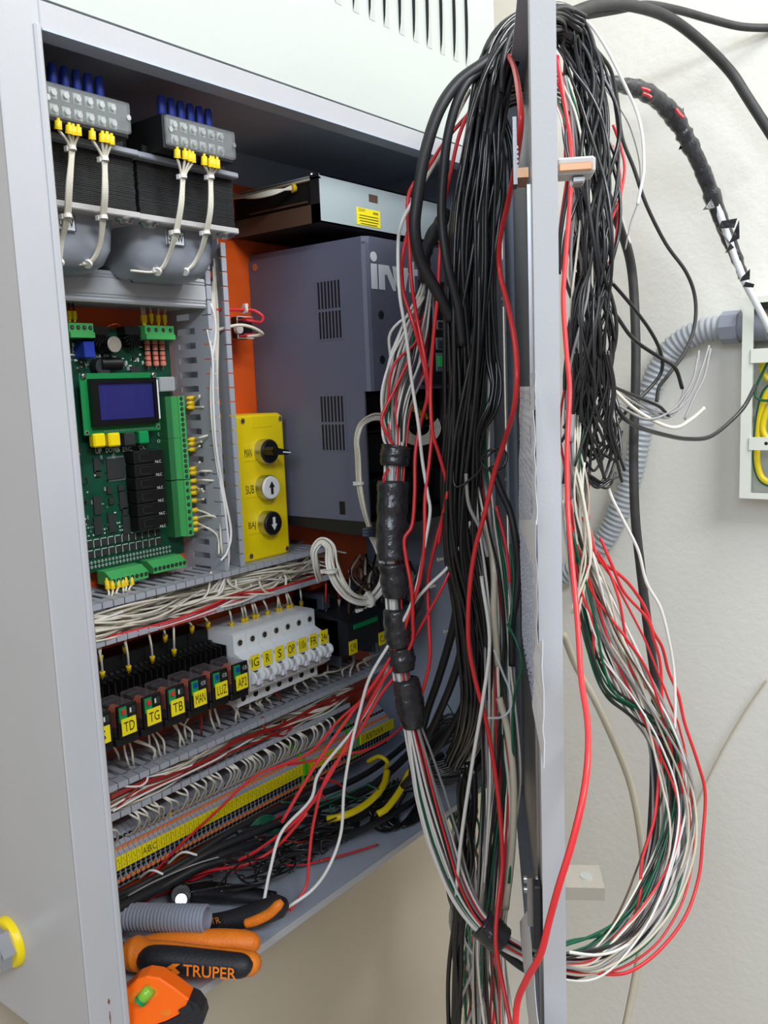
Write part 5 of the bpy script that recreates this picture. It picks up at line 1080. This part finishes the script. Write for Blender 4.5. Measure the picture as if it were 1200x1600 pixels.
pw([(890, 690, .89), (900, 600, .89), (915, 540, .885), (935, 480, .88), (925, 420, .88)], 12, 'grey_wire', t); pw([(935, 580, .89), (960, 610, .9), (1000, 645, .92), (1050, 668, .94), (1080, 655, .95), (1101, 637, .95)], 6, 'cream', t)
tg = bundle('green, grey, brown and white strands of the loop right of the door', at=AD(1000, 1100, .97))
strands(tg, CT([(893, 830, .91, 8), (903, 900, .92, 14), (915, 970, .93, 12), (932, 1040, .94, 10), (955, 1085, .95, 10), (990, 1110, .96, 10), (1030, 1140, .97, 10), (1050, 1170, .975, 10), (1055, 1240, .98, 10), (1045, 1310, .97, 12), (1020, 1380, .95, 16), (985, 1440, .93, 20), (940, 1475, .9, 20), (890, 1490, .88, 14), (850, 1498, .87, 10)]), 7, (.0012, .0018), ['green_wire', 'green_wire', 'black_wire'], 111, wob=.4)
strands(tg, CT([(890, 780, .91, 10), (905, 850, .92, 18), (930, 930, .93, 28), (960, 1000, .94, 26), (1000, 1070, .96, 24), (1035, 1150, .97, 24), (1058, 1230, .98, 30), (1055, 1310, .97, 34), (1030, 1390, .95, 32), (985, 1460, .92, 28), (930, 1505, .9, 22), (880, 1508, .88, 16), (840, 1498, .87, 12)]), 16, (.0011, .0016), ['white_wire', 'cream', 'grey_wire', 'beige', 'brown', 'grey_wire', 'red'], 112, wob=.35)
strands(tg, CT([(895, 640, .9, 8), (900, 720, .9, 12), (905, 800, .91, 16), (915, 880, .92, 16), (900, 960, .92, 6)]), 8, (.0011, .0014), ['cream', 'red', 'beige', 'white_wire'], 113, wob=.5)
# torn taped harness at the upper right
tq = bundle('torn black taped harness arching from the bundle to the junction box', 'taped_harness', at=AD(1080, 250, 1.1))
PQ = [(935, 125, .98, 9), (965, 132, 1.0, 11), (1000, 140, 1.02, 13), (1030, 158, 1.04, 14), (1055, 185, 1.06, 14), (1072, 215, 1.07, 13), (1090, 250, 1.08, 13), (1105, 285, 1.09, 13), (1118, 320, 1.1, 13), (1133, 360, 1.11, 12), (1150, 400, 1.11, 9), (1162, 432, 1.12, 8)]
sleeve(PQ, parent=tq, seed=33, jag=.0014)
pw([(1112, 290, 1.09), (1130, 350, 1.1), (1160, 432, 1.11), (1178, 468, 1.12), (1195, 500, 1.13), (1215, 540, 1.14)], 11, 'mcb', tq, 'white_cable')
for k, (x, y, dx, dy, w) in enumerate(((1128, 345, 24, -4, 12), (1140, 382, -22, -30, 14), (1143, 372, 12, -28, 9), (1112, 310, -14, 18, 10), (955, 125, -12, -8, 8), (1160, 432, 12, -12, 8), (1165, 440, 14, 4, 8), (1068, 216, -8, 18, 9), (1060, 180, 8, -12, 7))):
    a = AD(x, y, 1.085); e1 = AD(x+dx, y+dy, 1.075); e2 = AD(x+dx*.3+w, y+dy*.3+w, 1.08); e3 = AD(x-w*.5, y+w, 1.09)
    s = MB(); s.add([a, e1, e2, e3, a+FWD*.001, e1+FWD*.001, e2+FWD*.001, e3+FWD*.001], [[0, 1, 2, 3], [7, 6, 5, 4], [0, 4, 5, 1], [1, 5, 6, 2], [2, 6, 7, 3], [3, 7, 4, 0]], 'tape'); s.build('tape_flap', tq)
for k, L in enumerate(([(1002, 138, 1.0), (1010, 140, 1.0), (1016, 143, 1.0)], [(1004, 146, 1.0), (1013, 149, 1.0), (1018, 153, 1.0)], [(1056, 170, 1.04), (1062, 178, 1.04), (1068, 184, 1.04)])): pw(L, 5, 'red', tq)
pw([(985, 380, .95), (975, 350, .95), (960, 300, .94)], 3, 'white_wire', tg)
for L in ([(958, 195, .89), (970, 230, .9), (976, 265, .9), (968, 310, .9), (955, 345, .9)], [(957, 228, .89), (967, 262, .89), (970, 300, .89), (965, 350, .9), (960, 390, .9), (948, 420, .9)], [(925, 150, .88), (932, 165, .88), (933, 175, .88)]): pw(L, 4.5, 'red', tr_)
for k in range(4): pw([(868, 150+k*4, .86), (878, 175+k*5, .86), (885, 205+k*8, .86), (888, 250+k*6, .87)], 4, ['green_wire', 'green_wire', 'red', 'white_wire'][k], tr_)
# ================================================================== TOOLS ON THE CABINET FLOOR
RGT = Vector((AXX[0], AXY[0], AXZ[0])); UPV = -Vector((AXX[1], AXY[1], AXZ[1]))
def sweep(P, m, name, parent, label=None, flat=1.0, n=16):               # rounded grip along a path: (x, y, D, half width in px)
    Q = spline([AD(x, y, D) for x, y, D, r in P], 5); R = np.interp(np.arange(len(Q))/5, np.arange(len(P)), [r*D/FPX for x, y, D, r in P])
    s = MB(); s.tube(Q, R, m, n); return s.build(name, parent, label)
t = MB(); P0 = AD(183, 1432, .855); P1 = AD(324, 1435.5, .835); prof = []
n = 26; r0 = .0132
for k in range(n):
    a = k/n; prof += [(a+.002, r0*.9), (a+.35/n, r0), (a+.65/n, r0), (a+.95/n, r0*.9)]
prof += [(1, r0*.9), (1.0, r0*.78), (.93, r0*.76)]
t.lathe(P0, P1, prof, 'conduit', 28, False)
o = t.build('flexible_conduit', None, 'short grey corrugated conduit piece lying on the cabinet floor above the pliers', 'conduit'); 
pl1 = thing('pliers', AD(300, 1490, .81), 'pliers with orange and dark TRUPER grip, lowest of the tools on the cabinet lip', 'pliers')
g = sweep([(203, 1492, .815, 24), (216, 1490, .813, 27), (232, 1490, .81, 20), (270, 1494, .805, 21), (320, 1500, .80, 20.5), (370, 1504, .795, 20), (395, 1506, .792, 18), (405, 1508, .79, 9)], 'grip_orange', 'lower_grip', pl1, 'orange grip with a dark overmould')
Q = [(226, 1499, .806, 16), (240, 1497, .80, 19.5), (280, 1500, .795, 20), (330, 1505, .79, 19.5), (375, 1509, .786, 18.5), (388, 1512, .785, 14), (393, 1514, .785, 6)]
g2 = sweep(Q, 'rubber', 'overmould', g)
s = MB()
def lf(x, z):                                                            # along the grip, on its camera side
    a = AD(280, 1512, .777); b_ = AD(372, 1519, .771); u = (b_-a).normalized(); w_ = UPV-u*UPV.dot(u); w_.normalize(); return a+u*x+w_*z
text(s, 'TRUPER', .0280, -.002, .0105, 'grip_orange', lf, .0485, .012); s.add([lf(-.006+x, z-.001) for x, z in ((-.006, 0), (0, .004), (.007, .0045), (.002, .0005), (.007, -.0035), (0, -.0075), (-.001, -.002))], [list(range(7))], 'grip_orange'); s.build('lettering', g)
sweep([(205, 1488, .83, 18), (240, 1478, .832, 18), (290, 1474, .832, 19), (340, 1472, .83, 20), (380, 1473, .828, 19), (397, 1474, .827, 15), (405, 1475, .826, 8)], 'grip_orange', 'upper_grip', pl1)
s = MB(); s.tube(spline([AD(120, 1498, .83), AD(150, 1496, .83), AD(185, 1492, .822), AD(205, 1490, .82)], 4), [.006, .012, .016, .016, .015, .014, .012, .012, .012, .011, .01, .01, .01][:13], 'steel', 10); s.build('jaws', pl1)
pl2 = thing('pliers', AD(400, 1425, .86), 'pliers with a black and orange grip, behind the TRUPER pliers', 'pliers')
g = sweep([(318, 1441, .875, 11), (350, 1439, .87, 14), (385, 1432, .865, 17), (415, 1424, .86, 19), (436, 1416, .857, 18), (446, 1412, .855, 10)], 'rubber', 'grip', pl2)
sweep([(384, 1443, .850, 7), (400, 1438, .848, 8), (420, 1428, .846, 8), (434, 1415, .845, 8), (441, 1408, .847, 5)], 'grip_orange', 'orange_insert', g)
s = MB()
def lf2(x, z): a = AD(328, 1440, .857); b_ = AD(372, 1433, .85); u = (b_-a).normalized(); w_ = (UPV-u*UPV.dot(u)).normalized(); return a+u*x+w_*z
text(s, 'TR', .006, 0, .006, 'grip_orange', lf2, .010); s.build('lettering', g)
sweep([(318, 1441, .875, 10), (280, 1446, .885, 10), (230, 1452, .90, 12), (200, 1455, .905, 8)], 'steel', 'jaws', pl2)
cl = thing('crimping_tool', AD(340, 1400, .92), 'black hand tool with a chrome-edged head on the floor, above the conduit piece', 'hand tool')
sweep([(290, 1396, .93, 9), (330, 1398, .925, 11), (380, 1401, .915, 10), (425, 1406, .905, 8)], 'rubber', 'handle', cl); sweep([(295, 1384, .94, 7), (335, 1388, .935, 10), (390, 1395, .925, 9), (430, 1400, .915, 7)], 'black', 'handle', cl)
MB().lathe(AD(283, 1398, .915), AD(283, 1398, .935), [(0, .010), (.2, .012), (1, .012)], 'black', 20).build('head', cl); MB().lathe(AD(283, 1406, .908), AD(284, 1406, .914), [(0, .006), (.5, .0072), (1, .0072)], 'chrome', 20).build('chrome_ring', cl)
sweep([(260, 1382, .95, 8), (300, 1378, .955, 12), (330, 1380, .955, 12)], 'dark_slate', 'blade_guard', cl)
# orange tape measure with a bubble vial
D0 = .745
def pf(a, b, h): return AD(a-3, b+13, D0)+FWD*h*.6
tm_ = thing('tape_measure', AD(260, 1570, .76), 'orange and black tool with a bubble level window, at the bottom of the cabinet frame', 'tape measure')
s = MB(); OUT = [(185, 1545), (203, 1530), (216, 1518), (232, 1512), (252, 1515), (276, 1531), (299, 1549), (296, 1560), (284, 1572), (264, 1582), (246, 1588), (226, 1600), (208, 1622), (185, 1622)]
s.prism(OUT, 'z', .001, .03, 'tool_orange', tf=pf)
s.add([pf(x+(245-x)*.05, y+(1560-y)*.05, -.0015) for x, y in OUT]+[pf(x, y, .001) for x, y in OUT], [list(range(14))]+[[i, (i+1) % 14, 14+(i+1) % 14, 14+i] for i in range(14)], 'tool_orange'); s.build('shell', tm_)
s = MB(); B2 = [(299, 1547), (310, 1552), (320, 1566), (323, 1580), (318, 1590), (300, 1602), (285, 1622), (208, 1622), (226, 1600), (246, 1588), (264, 1582), (284, 1572), (292, 1560)]
s.prism(B2, 'z', -.004, .029, 'rubber', tf=pf)
for k in range(6): s.prism([(228+k*8, 1598-k*2), (231+k*8, 1597-k*2), (236+k*8, 1606-k*2), (233+k*8, 1607-k*2)], 'z', -.005, -.003, 'black', tf=pf)
s.prism([(283, 1562), (301, 1552), (306, 1562), (290, 1573)], 'z', -.006, -.003, 'rubber', tf=pf); s.build('bumper', tm_)
el = [(228+24*math.cos(a)*(1 if 1 else 1), 1541-12*math.sin(a)-.0*math.cos(a)) for a in [k*math.pi/10 for k in range(20)]]; el = [(x, y-(x-228)*.25) for x, y in el]
s = MB(); s.prism(el, 'z', -.0022, -.0012, 'grip_orange', tf=pf); o = s.build('window', tm_)
MB().lathe(pf(222, 1550, -.006), pf(240, 1528, -.006), [(0, .003), (.1, .0052), (.9, .0052), (1, .003)], 'vial', 14).build('vial', o); MB().lathe(pf(224, 1548, -.006), pf(228, 1543, -.006), [(0, .0054), (1, .0054)], 'button_green', 14).build('vial_ring', o)
MB().prism([(263+8*math.cos(a), 1568-5*math.sin(a)) for a in [k*math.pi/6 for k in range(12)]], 'z', -.0022, -.0012, 'grip_orange', tf=pf).build('screw_recess', tm_)
# ================================================================== PAPERS ON THE DOOR
def paper(C, label, m='paper', t_=-.0015, lines=0, name='paper_sheet', seed=3):
    q = [AP(x, y, t_) for x, y in C]; rn = random.Random(seed); n = 10; vs = []; fs = []
    for i in range(n+1):
        for j in range(3):
            a = i/n; u = (q[0][0]*(1-a)+q[3][0]*a)*(1-j/2)+(q[1][0]*(1-a)+q[2][0]*a)*j/2; z = (q[0][1]*(1-a)+q[3][1]*a)*(1-j/2)+(q[1][1]*(1-a)+q[2][1]*a)*j/2
            vs.append(dt(u, t_-rn.uniform(0, .0012), z))
    k = len(vs); vs += [tuple(Vector(v)+DN*.0003) for v in vs]
    for i in range(n):
        for j in range(2): a = i*3+j; fs += [[a, a+1, a+4, a+3], [k+a+3, k+a+4, k+a+1, k+a]]
    rim = [i*3 for i in range(n+1)]+[n*3+1, n*3+2]+[i*3+2 for i in range(n-1, -1, -1)]+[1]
    fs += [[rim[i], rim[(i+1) % len(rim)], k+rim[(i+1) % len(rim)], k+rim[i]] for i in range(len(rim))]
    s = MB(); s.add(vs, fs, m); o = s.build(name, None, label, 'paper')
    if lines:
        s = MB(); rn = random.Random(seed)
        for i in range(lines):
            a = (i+.5)/lines; u0 = q[0][0]*(1-a)+q[3][0]*a; u1 = q[1][0]*(1-a)+q[2][0]*a; z = q[0][1]*(1-a)+q[3][1]*a
            u = u0+(u1-u0)*.12
            while u < u0+(u1-u0)*.85:
                w = rn.uniform(.004, .016); s.box(u, min(u+w, u0+(u1-u0)*.92), t_-.0018, t_-.0013, z-.0006, z+.0004, 'paper_ink', tf=dt); u += w+rn.uniform(.003, .008)
        s.build('handwriting', o, kind='stuff')
    return o
paper([(813, 604), (834, 604), (841, 820), (812, 820)], 'upper handwritten sheet taped to the inner door side', lines=22, seed=4)
paper([(812, 812), (840, 812), (841, 1085), (818, 995)], 'lower handwritten sheet taped to the inner door side', t_=-.0025, lines=22, seed=5)
paper([(829, 585), (837, 578), (840, 640), (832, 640)], 'torn strip of clear tape above the sheets on the door', m='plastic_clear', t_=-.004, name='tape_strip')
paper([(837, 1010), (848, 1000), (853, 1200), (833, 1105)], 'curling corner of a white sheet hanging at the door edge', t_=-.007, seed=8)
paper([(813, 1440), (826, 1420), (846, 1640), (830, 1640)], 'white foam sheet at the bottom corner of the door', m='paper', t_=-.006, seed=9, name='foam_sheet')
# ================================================================== ON THE RIGHT WALL
cw = MB(); CP = spline([AX(x, y, 1.256) for x, y in ((1160, 510), (1120, 512), (1085, 522), (1050, 545), (1025, 585), (1010, 630), (1000, 680), (990, 730), (975, 780), (955, 825), (935, 855), (905, 885), (880, 900))], 10)
L = [0]
for a, b_ in zip(CP, CP[1:]): L.append(L[-1]+(b_-a).length)
NS = 64*4; Q = []; R = []
for i in range(NS+1):
    d = L[-1]*i/NS; k = min(max(np.searchsorted(L, d)-1, 0), len(CP)-2); t_ = (d-L[k])/max(L[k+1]-L[k], 1e-9); Q.append(CP[k].lerp(CP[k+1], t_)); R.append(.0175 if i % 4 in (1, 2) else .0153)
cw.tube(Q, R, 'conduit_wall', 20); cw.build('flexible_conduit', None, 'grey corrugated conduit bending from the junction box down along the wall', 'conduit')
XB = 1.225
jb = thing('junction_box', (WX, AX(1180, 600, XB).y, AX(1160, 780, XB).z), 'open cream steel junction box with yellow-green cable, at the right edge', 'junction box')
a = AX(1164, 465, XB); b_ = AX(1153, 778, XB); ya = (a.y+b_.y)/2; yb = ya-.30; zt, zb = a.z, b_.z
s = MB(); s.box(XB, WX, ya-.0015, ya, zb, zt, 'box_cream'); s.box(XB, WX, yb, yb+.0015, zb, zt, 'box_cream'); s.box(XB, WX, yb, ya, zb, zb+.0015, 'box_cream'); s.box(XB, WX, yb, ya, zt-.0015, zt, 'box_cream')
s.box(XB-.0015, XB, ya-.014, ya, zb, zt, 'box_cream'); s.box(XB-.0015, XB, yb, ya-.014, zb, zb+.008, 'box_cream'); s.box(XB-.0015, XB, yb, ya-.014, zt-.008, zt, 'box_cream'); s.build('housing', jb)
MB().box(WX-.003, WX-.001, yb+.002, ya-.002, zb+.002, zt-.002, 'box_in').build('back_panel', jb)
for (y0, y1) in ((545, 567), (683, 703)):
    z1, z0 = AX(1180, y0, XB-.002).z, AX(1180, y1, XB-.002).z; s = MB(); s.box(XB-.004, XB-.0016, yb, ya-.012, z0, z1, 'box_cream'); s.build('cross_strap', jb)
for y in (693, ): p = AX(1197, y, XB-.004); MB().cyl(p, p+Vector((.001, 0, 0)), .0025, 'ink', 10).build('hole', jb)
p = AX(1150, 511, 1.256); q = Vector((p.x, ya-.02, p.z)); s = MB()
s.cyl(Vector((p.x, ya+.035, p.z)), Vector((p.x, ya+.012, p.z)), .0225, 'conduit', 8, smooth=False); s.cyl(Vector((p.x, ya+.012, p.z)), Vector((p.x, ya, p.z)), .019, 'conduit', 20); s.cyl(Vector((p.x, ya-.002, p.z)), Vector((p.x, ya-.025, p.z)), .021, 'conduit', 20); s.build('conduit_fitting', jb)
for k in range(3): s = MB(); s.tube(spline([Vector((1.25, ya-.026-k*.02, p.z+.01-k*.006)), Vector((1.235, ya-.06, p.z+.006)), Vector((1.24, ya-.1, p.z-.01))], 6), .008, ['ferrule', 'black_cable', 'grip_orange'][k], 8); s.build('cable', jb)
def loop(P, w, m): return wire([AX(x, y, X) for x, y, X in P], w, m, jb, 'cable', n=10)
loop([(1215, 600, 1.25), (1198, 615, 1.25), (1188, 650, 1.25), (1184, 690, 1.25), (1183, 720, 1.25), (1190, 745, 1.25), (1205, 754, 1.25), (1230, 755, 1.25)], .0042, 'yellow_wire'); loop([(1211, 596, 1.254), (1193, 614, 1.254), (1184, 650, 1.254), (1180, 690, 1.254), (1179, 722, 1.254), (1187, 748, 1.254), (1203, 758, 1.254), (1230, 759, 1.254)], .0032, 'green_wire')
loop([(1230, 620, 1.248), (1203, 635, 1.248), (1192, 665, 1.248), (1200, 685, 1.248), (1230, 690, 1.248)], .0042, 'yellow_wire'); loop([(1190, 560, 1.25), (1192, 580, 1.25), (1200, 592, 1.25), (1215, 597, 1.25)], .004, 'yellow_wire')
loop([(1230, 550, 1.24), (1205, 560, 1.24), (1188, 590, 1.24), (1180, 610, 1.24), (1183, 622, 1.24), (1200, 626, 1.24), (1230, 620, 1.24)], .0018, 'green_wire')
# thin string on the wall
wire([AX(1200, 1060, 1.27), AX(1165, 1110, 1.27), AX(1130, 1170, 1.27), AX(1100, 1230, 1.27), AX(1070, 1300, 1.27)], .0016, 'beige', None, 'string', 'thin dusty string slanting over the right wall', 'string')
